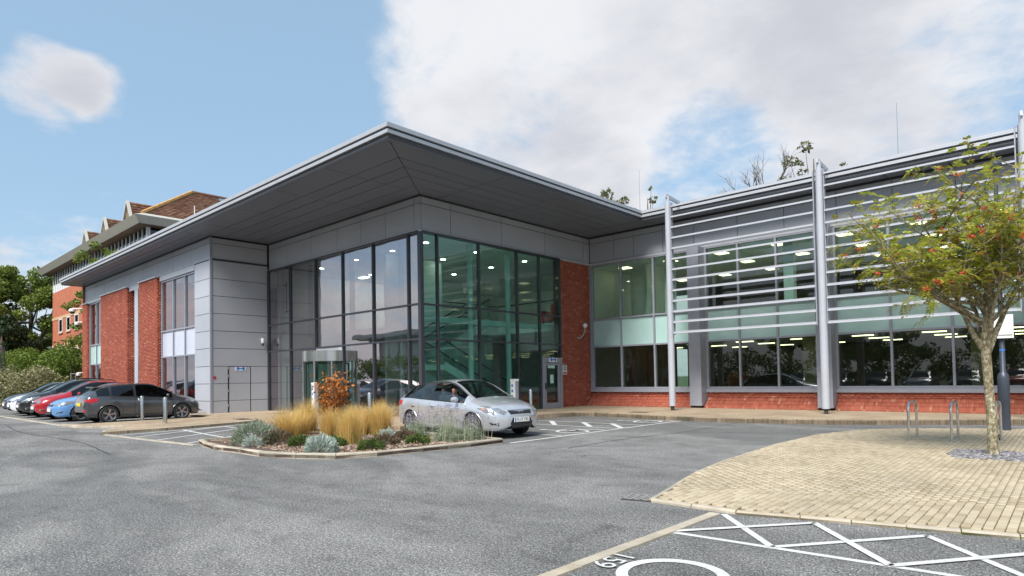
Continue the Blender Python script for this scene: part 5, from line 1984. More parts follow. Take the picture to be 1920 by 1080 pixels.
paint('paint_silver', (0.60, 0.62, 0.65), 0.6, 0.28)
paint('paint_dark_grey', (0.10, 0.104, 0.112), 0.6, 0.24)
paint('paint_blue', (0.16, 0.36, 0.68), 0.35, 0.35)
paint('paint_red', (0.42, 0.012, 0.022), 0.2, 0.3)
paint('paint_black', (0.016, 0.016, 0.018), 0.2, 0.3)
paint('paint_white', (0.70, 0.73, 0.77), 0.1, 0.3)
paint('paint_grey', (0.26, 0.27, 0.29), 0.5, 0.32)
glass('car_glass', (0.50, 0.60, 0.58), 1.9)
glass('dark_car_glass', (0.10, 0.115, 0.115), 1.65)
glass('lamp_glass', (0.85, 0.87, 0.88), 1.5)
plain('tyre', (0.022, 0.022, 0.023), 0.85, var=0.2, vscale=20)
plain('rim_silver', (0.58, 0.58, 0.59), 0.28, 0.85, 0.05)
plain('rim_dark', (0.10, 0.10, 0.105), 0.35, 0.7, 0.1)
plain('rim_grey', (0.36, 0.36, 0.37), 0.3, 0.7, 0.1)
plain('car_trim', (0.018, 0.018, 0.02), 0.45, var=0.1)
plain('car_inside', (0.035, 0.036, 0.04), 0.85, var=0.2)
plain('seat_cloth', (0.06, 0.06, 0.066), 0.9, var=0.2)
plain('chrome', (0.75, 0.75, 0.76), 0.12, 0.95, 0.02)
plain('lamp_red', (0.42, 0.012, 0.018), 0.15, 0.0, 0.1)
plain('lamp_amber', (0.70, 0.22, 0.06), 0.2)
plain('lamp_bowl', (0.20, 0.21, 0.22), 0.08, 0.2, 0.1)
plain('lamp_glassy', (0.55, 0.57, 0.58), 0.1, 0.6, 0.1)
plain('plate_white', (0.78, 0.78, 0.74), 0.5, var=0.03)
plain('plate_yellow', (0.72, 0.52, 0.03), 0.5, var=0.03)
plain('emblem_blue', (0.02, 0.05, 0.14), 0.3)
plain('brake_red', (0.55, 0.01, 0.012), 0.4)

BASE = dict(
    L0=-2.12, L1=2.19, axle=1.32, wr=0.318, track=0.80,
    top=[(-2.12, 0.70), (-2.09, 0.93), (-2.02, 1.03), (-1.76, 1.22), (-1.58, 1.335), (-1.3, 1.40), (-0.7, 1.475), (-0.1, 1.50), (0.22, 1.475), (0.45, 1.40), (1.18, 1.03), (1.30, 0.995), (1.6, 0.94), (1.9, 0.86), (2.06, 0.76), (2.15, 0.66), (2.19, 0.58)],
    belt=[(-2.12, 0.66), (-2.07, 0.86), (-1.95, 0.98), (-1.5, 0.99), (-0.8, 0.955), (0.3, 0.90), (1.15, 0.87), (1.5, 0.82), (1.85, 0.74), (2.08, 0.63), (2.19, 0.54)],
    bot=[(-2.12, 0.42), (-2.0, 0.27), (-1.5, 0.20), (0, 0.185), (1.6, 0.19), (2.0, 0.20), (2.12, 0.24), (2.19, 0.32)],
    wid=[(-2.12, 0.62), (-2.08, 0.74), (-1.9, 0.84), (-1.5, 0.905), (-1.0, 0.915), (0, 0.905), (1.0, 0.91), (1.5, 0.905), (1.8, 0.865), (2.0, 0.77), (2.12, 0.62), (2.19, 0.45)],
    rail=[(-2.12, 0.50), (-2.02, 0.56), (-1.66, 0.555), (-1.0, 0.60), (-0.2, 0.615), (0.30, 0.605), (0.8, 0.66), (1.18, 0.715), (1.5, 0.66), (1.9, 0.56), (2.19, 0.34)],
    cowl=1.18, wtop=0.28, rtop=-1.60, rbase=-2.0,
    windows=[(-1.72, -1.30), (-1.22, -0.46), (-0.37, 0.98)], open_rows=None)


def variant(zs=1.0, xs=1.0, ws=1.0, lift=0.0, wr=None, **kw):
    s = {k: v for k, v in BASE.items()}
    for k in ('top', 'belt', 'bot'):
        s[k] = [(x * xs, z * zs + lift) for x, z in BASE[k]]
    for k in ('wid', 'rail'):
        s[k] = [(x * xs, y * ws) for x, y in BASE[k]]
    for k in ('L0', 'L1', 'axle', 'cowl', 'wtop', 'rtop', 'rbase'):
        s[k] = BASE[k] * xs
    s['windows'] = [(a * xs, b * xs) for a, b in BASE['windows']]
    s['track'] = BASE['track'] * ws
    if wr:
        s['wr'] = wr
    s.update(kw)
    return s


def add_mesh(name, V, F, mat, parent, smooth=True):
    me = bpy.data.meshes.new(name)
    used = sorted({i for f in F for i in f})
    mp = {i: k for k, i in enumerate(used)}
    me.from_pydata([V[i] for i in used], [], [tuple(mp[i] for i in f) for f in F])
    if smooth:
        me.polygons.foreach_set('use_smooth', [True] * len(me.polygons))
        me.set_sharp_from_angle(angle=rad(35))
    me.update()
    return link(bpy.data.objects.new(name, me), parent, mat)


def make_car(name, label, paintmat, spec, loc, heading, glassmat='dark_car_glass', rim='rim_silver', spokes=5, plate='front', plate_text=None, focus=False, group=None, style=0):
    root = thing(name, label, 'car', loc, heading, group)
    S = spec
    f = {k: pchip(S[k]) for k in ('top', 'belt', 'bot', 'wid', 'rail')}
    keys = {S['L0'], S['L1'], S['cowl'], S['wtop'], S['rtop'], S['rbase']}
    for a, b in S['windows']:
        keys |= {a, b}
    xs = list(np.arange(S['L0'], S['L1'], 0.048)) + list(keys) + [S['L0'] + 0.012, S['L1'] - 0.012, S['L1'] - 0.03]
    xs = sorted(x for x in xs)
    xl = [xs[0]]
    for x in xs[1:]:
        if x in keys:
            if x - xl[-1] < 0.012 and xl[-1] not in keys:
                xl[-1] = x
            else:
                xl.append(x)
        elif x - xl[-1] > 0.012:
            xl.append(x)
    NBk, NS, NT = 11, 6, 8
    nrow = NBk + NS + NT            # rows of vertices minus one
    rows_y, V = None, []
    prof_t = [0, 0.10, 0.30, 0.62, 0.86, 1.0]
    py_ = pchip(list(zip(prof_t, [0.86, 0.945, 0.985, 1.0, 0.985, 0.94])))
    pz_ = pchip(list(zip(prof_t, [0.0, 0.035, 0.22, 0.58, 0.84, 1.0])))
    for x in xl:
        zb, zl, zt, w, ry = f['bot'](x), f['belt'](x), f['top'](x), f['wid'](x), f['rail'](x)
        yb = w * 0.94
        glasshouse = S['rbase'] < x < S['cowl']
        sec = []
        for k in range(NBk + 1):
            t = k / NBk
            yy, zz = w * py_(t), zb + (zl - zb) * pz_(t)
            # feature line along the side and a tucked-in sill
            yy += 0.010 * math.exp(-((zz - (zl - 0.14)) / 0.035) ** 2) * (1 if abs(x) < S['L1'] - 0.4 else 0)
            sec.append((yy, zz))
        hgt = zt - zl
        if glasshouse:
            zr = zl + hgt * 0.93 - 0.015
        else:
            zr = zl + hgt * 0.72
        ry_ = min(ry, yb * 0.95)
        for k in range(1, NS + 1):
            t = (0, 0.07, 0.28, 0.5, 0.72, 0.92, 1.0)[k]
            bul = 0.022 * math.sin(PI * t)
            sec.append((yb + (ry_ - yb) * t + bul, zl + (zr - zl) * t))
        for k in range(1, NT + 1):
            t = k / NT
            yy = ry_ * (1 - t)
            sec.append((yy, zr + (zt - zr) * (1 - (1 - t) ** 2.2)))
        V += [(x, yy, zz) for yy, zz in sec]
    nr = nrow + 1
    half = len(V)
    # wheel arches: push vertices out of the opening
    AR = S['wr'] + 0.052
    dead = set()
    for ax in (S['axle'], -S['axle']):
        for i in range(half):
            if i % nr > NBk - 1:
                continue
            x, y, z = V[i]
            dx, dz = x - ax, z - S['wr']
            d = math.hypot(dx, dz)
            if d < AR:
                dead.add(i)
    V = [list(v) for v in V]
    full = V + [[v[0], -v[1], v[2]] for v in V]

    def quads(side):
        o = 0 if side > 0 else half
        for i in range(len(xl) - 1):
            for r in range(nrow):
                q = (o + i * nr + r, o + (i + 1) * nr + r, o + (i + 1) * nr + r + 1, o + i * nr + r + 1)
                yield i, r, (q if side > 0 else q[::-1])
    body, ws, rw_, trim = [], [], [], []
    side_w = {}
    for side in (1, -1):
        for i, r, q in quads(side):
            xm = (xl[i] + xl[i + 1]) / 2
            hq = [k % half for k in q]
            if r < NBk and all(k in dead for k in hq):
                continue
            if r in (NBk, NBk + NS - 1) and S['windows'][0][0] - 0.03 < xm < S['windows'][-1][1] + 0.03:
                trim.append(q)
                continue
            if NBk + 1 <= r < NBk + NS - 1:
                wi = next((k for k, (a, b) in enumerate(S['windows']) if a < xm < b), None)
                x0, x1 = S['windows'][0][0], S['windows'][-1][1]
                if wi is not None:
                    if focus and side < 0 and wi == len(S['windows']) - 1 and r >= NBk + 3:
                        continue
                    side_w.setdefault((side, wi), []).append(q)
                    continue
                if x0 < xm < x1:
                    trim.append(q)
                    continue
            if r >= NBk + NS + 1 and S['wtop'] < xm < S['cowl']:
                ws.append(q)
                continue
            if r >= NBk + NS + 1 and S['rbase'] < xm < S['rtop']:
                rw_.append(q)
                continue
            body.append(q)
    # snap arch edge onto the circle
    for ax in (S['axle'], -S['axle']):
        for i in list(dead):
            x, y, z = V[i]
            dx, dz = x - ax, z - S['wr']
            d = math.hypot(dx, dz)
            if d < AR:
                if d < 1e-3:
                    dx, dz, d = 0.001, 0.0, 0.001
                k = AR / d
                for idx, s in ((i, 1), (i + half, -1)):
                    full[idx][0], full[idx][2] = ax + dx * k, S['wr'] + dz * k
    # close the ends
    n0 = len(full)
    for col, rev in ((0, False), ((len(xl) - 1) * nr, True)):
        for r in range(nrow):
            a, b, c, d = col + r, col + r + 1, half + col + r + 1, half + col + r
            q = (a, b, c, d)
            body.append(q[::-1] if rev else q)
    FV = [tuple(v) for v in full]
    bo = add_mesh('body', FV, body, paintmat, root)
    bvh = BVHTree.FromPolygons([Vector(v) for v in FV], body + trim + [q for l in side_w.values() for q in l] + ws + rw_)
    add_mesh('windscreen', FV, ws, 'car_glass' if focus else glassmat, root)
    add_mesh('rear_window', FV, rw_, glassmat, root)
    if trim:
        add_mesh('pillar_trim', FV, trim, 'car_trim', root)
    for (side, wi), qs in side_w.items():
        add_mesh('side_window', FV, qs, 'car_glass' if focus else glassmat, root)

    def hit(p, d):
        d = Vector(d).normalized()
        h_ = bvh.ray_cast(Vector(p) - d * 1.5, d)
        return (h_[0], h_[1]) if h_[0] is not None else (Vector(p), -d)

    def decal(nm, pts, d, mat, off=0.006, parent=None, mirror=True, rings=4):
        for s in ((1, -1) if mirror else (1,)):
            P = [Vector((p[0], p[1] * s, p[2])) for p in pts]
            dd = Vector((d[0], d[1] * s, d[2])).normalized()
            c = sum(P, Vector()) / len(P)
            Vv, Ff = [], []
            n = len(P)
            for r in range(rings):
                k = 1 - r / rings
                for p in P:
                    h_, nn = hit(c + (p - c) * k, dd)
                    if nn.dot(dd) > 0:
                        nn = -nn
                    Vv.append(tuple(h_ + nn * off))
            h_, nn = hit(c, dd)
            if nn.dot(dd) > 0:
                nn = -nn
            Vv.append(tuple(h_ + nn * off))
            ce = len(Vv) - 1
            for r in range(rings - 1):
                for i in range(n):
                    Ff.append((r * n + i, r * n + (i + 1) % n, (r + 1) * n + (i + 1) % n, (r + 1) * n + i))
            for i in range(n):
                Ff.append(((rings - 1) * n + i, (rings - 1) * n + (i + 1) % n, ce))
            b0 = len(Vv)
            for i in range(n):                                  # returned edge so that the piece has thickness
                Vv.append(tuple(Vector(Vv[i]) + dd * (off + 0.01)))
            for i in range(n):
                Ff.append((i, b0 + i, b0 + (i + 1) % n, (i + 1) % n))
            o = add_mesh(nm, Vv, Ff, mat, parent or root, False)
        return o

    k = S['L1'] / BASE['L1']
    zsc = (S['top'][8][1]) / 1.50
    X = lambda x: x * k
    Z = lambda z: z * zsc
    # lamps, grilles
    hl = [(2.10, .42, .67), (2.10, .52, .60), (1.98, .74, .605), (1.78, .85, .66), (1.52, .89, .765), (1.58, .86, .85), (1.80, .77, .835), (1.98, .60, .775)]
    if style == 1:                                            # rounder, smaller lamps
        hl = [(2.02, .52 + .13 * math.cos(a * PI / 6), .70 + .07 * math.sin(a * PI / 6)) for a in range(12)]
    hp = [(X(x), y, Z(z)) for x, y, z in hl]
    decal('headlight', hp, (-0.75, -0.62, -0.12), 'lamp_bowl', 0.006)
    c_ = sum((Vector(p) for p in hp), Vector()) / len(hp)
    decal('lamp_inner', [tuple(c_ + (Vector(p) - c_) * 0.42 + Vector((0.03, -0.05, 0))) for p in hp], (-0.75, -0.62, -0.12), 'lamp_glassy', 0.010)
    decal('lamp_reflector', [tuple(c_ + (Vector(p) - c_) * 0.25 + Vector((0.05, -0.08, 0.0))) for p in hp], (-0.75, -0.62, -0.12), 'chrome', 0.014)
    if focus:
        decal('indicator', [tuple(c_ + (Vector(p) - c_) * 0.14 + Vector((-0.17, 0.12, 0.02))) for p in hp], (-0.75, -0.62, -0.12), 'lamp_amber', 0.013)
    FR = (-1, 0, 0)
    decal('grille', [(2.2, -0.40, Z(.70)), (2.2, .40, Z(.70)), (2.2, .36, Z(.61)), (2.2, -.36, Z(.61))], FR, 'car_trim', 0.008, None, False, 5)
    if focus:
        decal('grille_rim', [(2.2, -0.42, Z(.722)), (2.2, .42, Z(.722)), (2.2, .41, Z(.702)), (2.2, -.41, Z(.702))], FR, 'chrome', 0.012, None, False, 4)
    decal('lower_grille', [(2.2, -.30, Z(.53)), (2.2, .30, Z(.53)), (2.2, .385, Z(.38)), (2.2, .34, Z(.30)), (2.2, -.34, Z(.30)), (2.2, -.385, Z(.38))], FR, 'car_trim', 0.008, None, False, 6)
    for j in range(4):
        z = Z(0.30 + 0.032 * j)
        decal('grille_bar', [(2.2, -.36, z), (2.2, .36, z), (2.2, .36, z + 0.009), (2.2, -.36, z + 0.009)], FR, 'rim_dark', 0.016, None, False, 2)
    decal('fog_lamp', [(2.0, .60, Z(.33)), (1.95, .80, Z(.36)), (1.9, .84, Z(.43)), (2.0, .62, Z(.42))], (-0.8, -0.6, 0), 'car_trim', 0.007)
    decal('fog_lens', [(2.0, .66 + .035 * math.cos(a * PI / 4), Z(.38) + .035 * math.sin(a * PI / 4)) for a in range(8)], (-0.8, -0.6, 0), 'chrome', 0.012)
    # rear
    tl = [(-2.0, .55, .92), (-1.95, .80, .95), (-1.72, .86, .93), (-1.75, .87, .84), (-1.98, .80, .76), (-2.05, .58, .80)]
    decal('tail_light', [(X(x), y, Z(z)) for x, y, z in tl], (0.72, -0.68, 0), 'lamp_red', 0.007)
    decal('rear_reflector', [(-2.1, .62, Z(.44)), (-2.05, .80, Z(.45)), (-2.05, .80, Z(.51)), (-2.1, .62, Z(.51))], (0.8, -0.6, 0), 'brake_red', 0.007)
    decal('rear_bumper_insert', [(-2.2, -.6, Z(.40)), (-2.2, .6, Z(.40)), (-2.2, .5, Z(.30)), (-2.2, -.5, Z(.30))], (1, 0, 0), 'car_trim', 0.006, None, False)
    # shut lines and sills
    for (a, b) in (((S['windows'][-1][1] - 0.02, 0.80), (S['axle'] - AR + 0.02, 0.30)), ((S['windows'][-1][0] - 0.06, 0.90), (S['windows'][-1][0] - 0.06, 0.27)), ((-S['axle'] + AR + 0.10, 0.30), (-S['axle'] + AR + 0.02, 0.88))):
        dx, dz = b[0] - a[0], b[1] - a[1]
        l = math.hypot(dx, dz)
        nx, nz = -dz / l * 0.005, dx / l * 0.005
        pp = [(a[0] + dx * t + nx, 1.0, Z(a[1] + dz * t) + nz) for t in np.linspace(0, 1, 7)] + [(a[0] + dx * t - nx, 1.0, Z(a[1] + dz * t) - nz) for t in np.linspace(1, 0, 7)]
        for s in (1, -1):
            Vv = []
            for p in pp:
                h_, nn = hit((p[0], p[1] * s, p[2]), (0, -s, 0))
                Vv.append((h_.x, h_.y + s * 0.0025, h_.z))
            add_mesh('shut_line', Vv, [(i, i + 1, 12 - i, 13 - i) for i in range(6)], 'car_trim', root, False)
    for x in (S['windows'][-1][0] + 0.10, S['windows'][1][0] + 0.06):
        for s in (1, -1):
            h_, nn = hit((x, s, Z(0.80)), (0, -s, 0))
            b = MB()
            b.tube([(x - 0.10, h_.y - s * 0.004, h_.z), (x - 0.06, h_.y + s * 0.022, h_.z), (x + 0.06, h_.y + s * 0.022, h_.z), (x + 0.10, h_.y - s * 0.004, h_.z)], 0.016, 6)
            b.build('door_handle', paintmat, root, True)
    for s in (1, -1):                                          # mirrors
        mx = S['windows'][-1][1] - 0.22 * k
        yb_ = f['wid'](mx) * 0.94
        zb_ = f['belt'](mx) + 0.09
        b = MB()
        n = 10
        for i in range(7):
            t = i / 6
            sc_ = math.sin(PI * (0.12 + 0.76 * t)) ** 0.6
            for j in range(n):
                a = 2 * PI * j / n
                b.v.append((mx + 0.055 * sc_ * math.cos(a) - 0.02 * t, s * (yb_ + 0.03 + 0.19 * t), zb_ + 0.075 * sc_ * math.sin(a)))
        b.f = [(i * n + j, i * n + (j + 1) % n, (i + 1) * n + (j + 1) % n, (i + 1) * n + j) for i in range(6) for j in range(n)] + [tuple(range(n)), tuple(range(6 * n, 7 * n))]
        b.build('mirror', paintmat, root, True)
        b = MB()
        b.bar((mx, s * (yb_ - 0.04), zb_ - 0.05), (mx, s * (yb_ + 0.08), zb_ - 0.03), 0.05, 0.03)
        b.build('mirror_stalk', 'car_trim', root)
    # wheels
    for ax in (S['axle'], -S['axle']):
        for s in (1, -1):
            R_, W_ = S['wr'], 0.105
            b = MB()
            b.lathe([(R_ * 0.70, -W_), (R_ * 0.90, -W_ * 1.02), (R_ * 0.985, -W_ * 0.8), (R_, -W_ * 0.4), (R_, W_ * 0.4), (R_ * 0.985, W_ * 0.8), (R_ * 0.90, W_ * 1.02), (R_ * 0.70, W_)], 36, (ax, s * S['track'], R_), 'y', False)
            wo = b.build('wheel', 'tyre', root, True)
            b = MB()
            b.lathe([(R_ * 0.71, -W_), (R_ * 0.66, -W_ * 0.9), (R_ * 0.64, W_ * 0.9), (R_ * 0.71, W_)], 36, (ax, s * S['track'], R_), 'y', False)
            b.build('rim', rim, wo, True)
            b = MB()
            yo = s * (S['track'] + W_ * 0.72 * 1.0)
            b.lathe([(0.0, 0.0), (R_ * 0.66, 0.0)], 28, (ax, s * S['track'], R_), 'y', False)
            b.build('brake_disc', 'rim_dark', wo)
            b = MB()
            a0 = rng.uniform(0, 1)
            for q in range(spokes):
                for e in ((-0.13, 0.13) if spokes == 5 else (0.0,)):
                    a = a0 + 2 * PI * q / spokes
                    p0 = Vector((ax + 0.055 * math.cos(a), yo, R_ + 0.055 * math.sin(a)))
                    p1 = Vector((ax + R_ * 0.67 * math.cos(a + e), s * (S['track'] + W_ * 0.85), R_ + R_ * 0.67 * math.sin(a + e)))
                    b.bar(p0, p1, 0.028, 0.03, (0, 1, 0))
            b.lathe([(0.0, yo - s * 0.02), (0.062, yo - s * 0.02), (0.055, yo + s * 0.018), (0.0, yo + s * 0.022)], 16, (ax, 0, R_), 'y', False)
            b.build('spokes', rim, wo)
            # arch lip and liner
            b = MB()
            n = 26
            prev = []
            for q in range(n + 1):
                a = rad(-14 + 208 * q / n)
                x, z = ax + AR * math.cos(a), R_ + AR * math.sin(a)
                if z < f['bot'](x) - 0.02:
                    continue
                h_, nn = hit((ax + (AR + 0.03) * math.cos(a), s, R_ + (AR + 0.03) * math.sin(a)), (0, -s, 0))
                prev.append((x, h_.y - s * 0.006, z))
            if len(prev) > 3:
                b.tube(prev, 0.014, 6)
                b.build('arch_lip', paintmat if style != 2 else 'car_trim', root, True)
            b = MB()
            for q in range(n + 1):
                a = rad(-10 + 200 * q / n)
                for y in (S['track'] + 0.08, S['track'] - 0.22):
                    b.v.append((ax + (AR + 0.012) * math.cos(a), s * y, R_ + (AR + 0.012) * math.sin(a)))
            b.f = [(2 * q, 2 * q + 1, 2 * q + 3, 2 * q + 2) for q in range(n)]
            b.f.append(tuple(2 * q + 1 for q in range(n + 1)))
            b.build('arch_liner', 'car_trim', root)
    # floor, cabin, seats
    b = MB()
    zf = f['bot'](0) + 0.03
    b.box(S['L0'] + 0.25, S['L1'] - 0.3, -0.56, 0.56, zf, zf + 0.12)
    b.box(-S['axle'] + AR, S['axle'] - AR, -0.80, 0.80, zf - 0.01, zf + 0.10)
    b.build('underbody', 'car_trim', root)
    b = MB()
    b.box(S['rbase'] + 0.15, S['windows'][1][0] - 0.1, -0.60, 0.60, 0.5, Z(0.86))
    b.box(0.72 * k, S['cowl'] - 0.06, -0.70, 0.70, 0.5, Z(0.90))
    b.build('dashboard', 'car_inside', root)
    for x, ys in ((-0.12, (-0.37, 0.37)), (-0.95, (-0.40, 0.0, 0.40))):
        for y in ys:
            b = MB()
            b.bar((x - 0.02, y, Z(0.45)), (x - 0.20, y, Z(1.08)), 0.46 if x > -0.5 else 0.38, 0.13, (1, 0, 0))
            b.box(x - 0.03, x + 0.46, y - 0.22, y + 0.22, Z(0.40), Z(0.52))
            so = b.build('seat', 'seat_cloth', root)
            b = MB()
            b.bar((x - 0.20, y, Z(1.10)), (x - 0.24, y, Z(1.26)), 0.25, 0.09, (1, 0, 0))
            b.build('headrest', 'seat_cloth', so)
    b = MB()
    b.tube([(0.52 * k + 0.08 * math.cos(a * PI / 8), -0.37 + 0.18 * math.sin(a * PI / 8), Z(0.86) + 0.16 * math.cos(a * PI / 8)) for a in range(17)], 0.016, 6)
    b.build('steering_wheel', 'car_trim', root)
    # plates
    for nm, d, pm in (('front_plate', -1, 'plate_white'), ('rear_plate', 1, 'plate_yellow')):
        h_, nn = hit((d * -2.2, 0, Z(0.475) if d < 0 else Z(0.72)), (d, 0, 0))
        px = h_.x + (0.018 if d < 0 else -0.018)
        z0 = h_.z - 0.057
        if plate_text is None and d < 0 and plate == 'none':
            continue
        po = boxo(nm, px - 0.008, px + 0.008, -0.26, 0.26, z0, z0 + 0.114, pm, root)
        if d < 0:
            boxo('blue_strip', px + 0.0081, px + 0.010, -0.255, -0.215, z0 + 0.004, z0 + 0.110, 'blue_sign', root)
        if plate_text and d < 0:
            tx = text_mesh('plate_text', plate_text, 0.098, 'black_paint', root)
            tx.rotation_euler = (rad(90), 0, rad(90))
            tx.location = (px + 0.0095, 0.022, z0 + 0.057)
            tx.scale = (1.08, 1.12, 1)
    if focus:
        h_, nn = hit((2.2, 0, Z(.66)), FR)
        b = MB()
        b.v = [(h_.x + 0.014, 0.072 * math.cos(a * PI / 10), h_.z + 0.029 * math.sin(a * PI / 10)) for a in range(20)] + [(h_.x - 0.02, 0.072 * math.cos(a * PI / 10), h_.z + 0.029 * math.sin(a * PI / 10)) for a in range(20)]
        b.f = [tuple(range(20))] + [(a, (a + 1) % 20, 20 + (a + 1) % 20, 20 + a) for a in range(20)]
        em = b.build('emblem', 'chrome', root)
        b = MB()
        b.poly([(h_.x + 0.017, 0.055 * math.cos(a * PI / 10), h_.z + 0.019 * math.sin(a * PI / 10)) for a in range(20)])
        b.build('emblem_face', 'emblem_blue', em)
        b = MB()
        b.tube([(0.10, 0, 1.475), (-0.32, 0.0, 1.80)], [0.008, 0.004], 5)
        b.build('aerial', 'car_trim', root)
        for y in (-0.28, 0.28):
            h2, nn = hit((1.30, y, 1.0), (0, 0, -1))
            b = MB()
            b.bar((1.22, y - 0.1, f['top'](1.22) + 0.012), (0.98, y + 0.30, f['top'](1.0) + 0.012), 0.02, 0.015)
            b.build('wiper', 'car_trim', root)
    if style == 2:                                             # roof rails
        for s in (1, -1):
            b = MB()
            b.tube([(x, s * (f['rail'](x) - 0.02), f['top'](x) + (0.03 if -1.25 * k < x < 0.05 * k else -0.02)) for x in np.linspace(-1.4 * k, 0.2 * k, 9)], 0.018, 6)
            b.build('roof_rail', 'rim_silver' if paintmat != 'paint_black' else 'car_trim', root, True)
    if style == 3:                                             # roof spoiler
        b = MB()
        b.prism([(S['rtop'] - 0.16, -0.5), (S['rtop'] + 0.12, -0.54), (S['rtop'] + 0.12, 0.54), (S['rtop'] - 0.16, 0.5)], f['top'](S['rtop']) - 0.015, f['top'](S['rtop']) + 0.03)
        b.build('spoiler', paintmat, root)
    return root


# the silver hatchback with its driver
silver = make_car('silver_hatchback', 'silver five door hatchback with a driver, parked beside the planting bed', 'paint_silver', variant(), (4.33, -2.04, 0.002), rad(-3), 'car_glass', focus=True, plate_text='FL10 YBS')
fiesta = make_car('grey_hatchback', 'dark grey hatchback with dark alloy wheels, seen from its rear corner beside the bollards', 'paint_dark_grey', variant(0.985, 0.935, 0.965, axle=1.245, wr=0.315), (-10.15, -5.75, gz(-10.2) + 0.002), rad(90), rim='rim_grey', style=3)
for ax in (1.245, -1.245):
    for s in (1, -1):
        boxo('brake_caliper', ax + 0.06, ax + 0.14, s * 0.75 - 0.03, s * 0.75 + 0.03, 0.28, 0.40, 'brake_red', fiesta)
make_car('blue_hatchback', 'light blue hatchback parked nose out next to the dark grey hatchback', 'paint_blue', variant(0.98, 0.98, 0.97), (-12.85, -5.95, gz(-13) + 0.002), rad(-90), style=0)
make_car('red_crossover', 'red crossover with round headlamps parked nose out beside the blue hatchback', 'paint_red', variant(1.03, 0.985, 0.98, 0.05, wr=0.335), (-15.45, -6.0, 0.112), rad(-90), style=1)
make_car('black_suv', 'tall black estate car with roof rails parked between the red and the white cars', 'paint_black', variant(1.10, 1.04, 1.0, 0.05, wr=0.345), (-18.1, -5.95, 0.112), rad(-90), style=2)
make_car('white_crossover', 'white crossover with silver spoked wheels parked beyond the black estate car', 'paint_white', variant(1.05, 1.07, 1.02, 0.03, wr=0.345), (-20.75, -5.8, 0.112), rad(-90), style=0)
make_car('dark_estate_car', 'dark car at the far end of the row behind the white crossover', 'paint_black', variant(1.06, 1.02, 1.0, 0.03), (-23.4, -5.7, 0.112), rad(-90), style=0)

# driver: one continuous seated body, hair and glasses as parts
plain('skin', (0.48, 0.24, 0.17), 0.55, var=0.06)
plain('hair', (0.05, 0.035, 0.028), 0.8)
plain('dark_shirt', (0.03, 0.033, 0.045), 0.85)
per = thing('person', 'person in dark clothes and glasses at the wheel of the silver car', 'person', silver.matrix_basis @ Vector((0.0, -0.37, 0.0)), rad(-3))


def skin_body(name, verts, edges, radii, mat, parent, rootv=0):
    me = bpy.data.meshes.new(name)
    me.from_pydata(verts, edges, [])
    o = link(bpy.data.objects.new(name, me), parent)
    sk = o.modifiers.new('skin', 'SKIN')
    for i, r in enumerate(radii):
        me.skin_vertices[0].data[i].radius = (r, r) if isinstance(r, float) else r
    me.skin_vertices[0].data[rootv].use_root = True
    sb_ = o.modifiers.new('sub', 'SUBSURF')
    sb_.levels = sb_.render_levels = 2
    me.materials.append(MATS[mat])
    return o


bv = [(0.02, 0, 0.60), (-0.03, 0, 0.78), (-0.04, 0, 0.98), (0.0, 0, 1.06), (0.04, -0.02, 1.13), (0.07, -0.04, 1.20), (0.07, -0.04, 1.27),
      (-0.03, 0.19, 0.99), (0.16, 0.25, 0.80), (0.42, 0.14, 0.86), (-0.03, -0.19, 0.99), (0.16, -0.27, 0.82), (0.42, -0.16, 0.90),
      (0.25, 0.11, 0.60), (0.50, 0.12, 0.62), (0.72, 0.12, 0.34), (0.25, -0.11, 0.60), (0.50, -0.12, 0.62), (0.72, -0.12, 0.34)]
be = [(0, 1), (1, 2), (2, 3), (3, 4), (4, 5), (5, 6), (2, 7), (7, 8), (8, 9), (2, 10), (10, 11), (11, 12), (0, 13), (13, 14), (14, 15), (0, 16), (16, 17), (17, 18)]
br = [(0.15, 0.12), (0.15, 0.11), (0.16, 0.10), 0.055, 0.062, 0.085, 0.07, 0.06, 0.047, 0.036, 0.06, 0.047, 0.036, 0.08, 0.06, 0.045, 0.08, 0.06, 0.045]
bodyo = skin_body('body', bv, be, br, 'skin', per)
# clothing: same skeleton without head and hands, a little larger
skin_body('jacket', [bv[i] for i in (0, 1, 2, 7, 8, 10, 11)] + [(0.38, 0.15, 0.85), (0.38, -0.175, 0.885)], [(0, 1), (1, 2), (2, 3), (3, 4), (2, 5), (5, 6), (4, 7), (6, 8)], [(0.185, 0.15), (0.185, 0.14), (0.195, 0.13), 0.09, 0.07, 0.09, 0.07, 0.052, 0.052], 'dark_shirt', per)
hd = bmesh.new()
bmesh.ops.create_uvsphere(hd, u_segments=18, v_segments=12, radius=1)
for v in hd.verts:
    v.co = Vector((v.co.x * 0.112, v.co.y * 0.098, v.co.z * 0.112))
drop = [v for v in hd.verts if v.co.z < 0.01 and v.co.x > -0.02 or v.co.z < -0.05]
bmesh.ops.delete(hd, geom=drop, context='VERTS')
me = bpy.data.meshes.new('hair')
hd.to_mesh(me)
hd.free()
ho = link(bpy.data.objects.new('hair', me), per, 'hair')
ho.location = (0.045, -0.04, 1.265)
gl = MB()
for s in (-1, 1):
    gl.box(0.152, 0.158, -0.04 + s * 0.033 - 0.026, -0.04 + s * 0.033 + 0.026, 1.225, 1.262)
gl.box(0.150, 0.156, -0.046, -0.034, 1.245, 1.252)
gl.build('glasses', 'black_plastic', per)
no = MB()
no.v = [(0.15, -0.04, 1.245), (0.145, -0.055, 1.205), (0.145, -0.025, 1.205), (0.178, -0.04, 1.21)]
no.f = [(0, 1, 3), (0, 3, 2), (1, 2, 3)]
no.build('nose', 'skin', per)
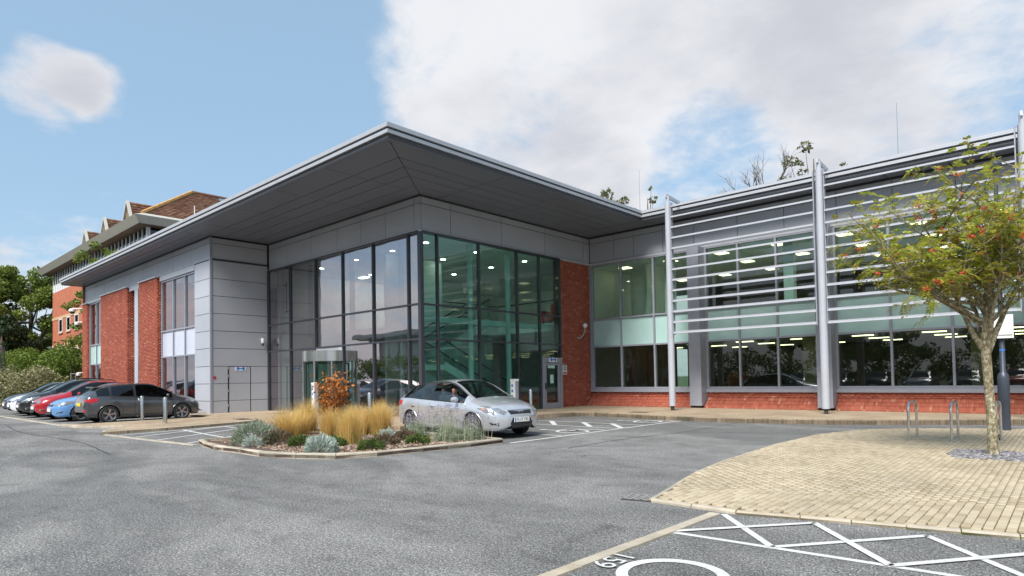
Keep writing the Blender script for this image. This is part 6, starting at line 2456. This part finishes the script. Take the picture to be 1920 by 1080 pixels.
for s in (-1, 1):
    b = MB()
    for q in range(4):
        b.tube([(0.43, s * 0.15 + (q - 1.5) * 0.018, 0.875 + (0.02 if s < 0 else 0)), (0.475, s * 0.15 + (q - 1.5) * 0.02, 0.90), (0.49, s * 0.15 + (q - 1.5) * 0.02, 0.87)], [0.010, 0.009, 0.007], 6)
    b.tube([(0.42, s * 0.11, 0.88), (0.455, s * 0.10, 0.905)], [0.011, 0.008], 6)
    b.build('fingers', 'skin', per)

# ------------------------------------------------------------------ the other side of the car park, seen only in the glass
for i, (x, p, st) in enumerate(((-1.0, 'paint_grey', 0), (2.2, 'paint_grey', 2), (5.0, 'paint_black', 0), (7.8, 'paint_silver', 1), (10.6, 'paint_dark_grey', 0), (13.4, 'paint_red', 0))):
    make_car('parked_car', ('mid grey car', 'mid grey car with roof rails', 'black car', 'silver car with round lamps', 'dark grey car', 'red car')[i] + ' parked against the hedge across the car park', p, variant(1.0 + 0.03 * (i % 3), 1.0), (x, -21.5, 0.002), rad(90), style=st, group='cars across the car park')
for i in range(26):
    x = -42 + 2.6 * i
    t = thing('hedge_shrub', 'green hedge shrub across the car park behind the parked cars', 'shrub', (x, -25.6, -0.1), 0, 'hedge across the car park')
    m = MB()
    m.tube([(0, 0, 0), (0.1, 0, 1.6)], [0.06, 0.02], 5)
    m.build('stem', 'bark', t)
    cl = [((rng.uniform(-1.3, 1.3), rng.uniform(-0.9, 0.9), rng.uniform(0.4, 3.6)), rng.uniform(0.6, 0.9)) for _ in range(15)]
    leaves_obj('foliage', blob_points(cl, 210, 0.8), 0.22, 0.15, 'leaf_hedge', t)
for i, (x, y, h) in enumerate(((-33, -31, 9), (-14, -30, 10), (-6, -34, 12), (3, -31, 9), (11, -33, 11), (20, -31, 10), (28, -30, 11))):
    tree('broadleaf_tree', 'tree behind the hedge across the car park', (x, y, 0), h, 3.6, h * 0.75, 0.22, 'leaf_green' if i % 3 else 'leaf_dark', 200, 0.4, 34, 'trees across the car park', base=0.2)
opp = thing('opposite_office', 'low glazed office with a thin flat roof across the car park', 'building', (-60, -52, 0))
b = MB()
b.box(0, 34, 0, 12, -0.1, 7.4)
b.build('wall', 'cladding', opp)
b = MB()
b.box(-1.5, 36, -2, 14.5, 7.41, 8.0)
b.build('roof', 'fascia', opp)
for i in range(16):
    for z0, z1 in ((0.6, 3.1), (4.2, 6.9)):
        wo = boxo('window', 1 + 2.05 * i, 2.9 + 2.05 * i, 12.0, 12.06, z0, z1, 'frame_grey', opp)
        boxo('pane', 1.1 + 2.05 * i, 2.8 + 2.05 * i, 12.061, 12.075, z0 + 0.1, z1 - 0.1, 'spandrel_glass', opp)
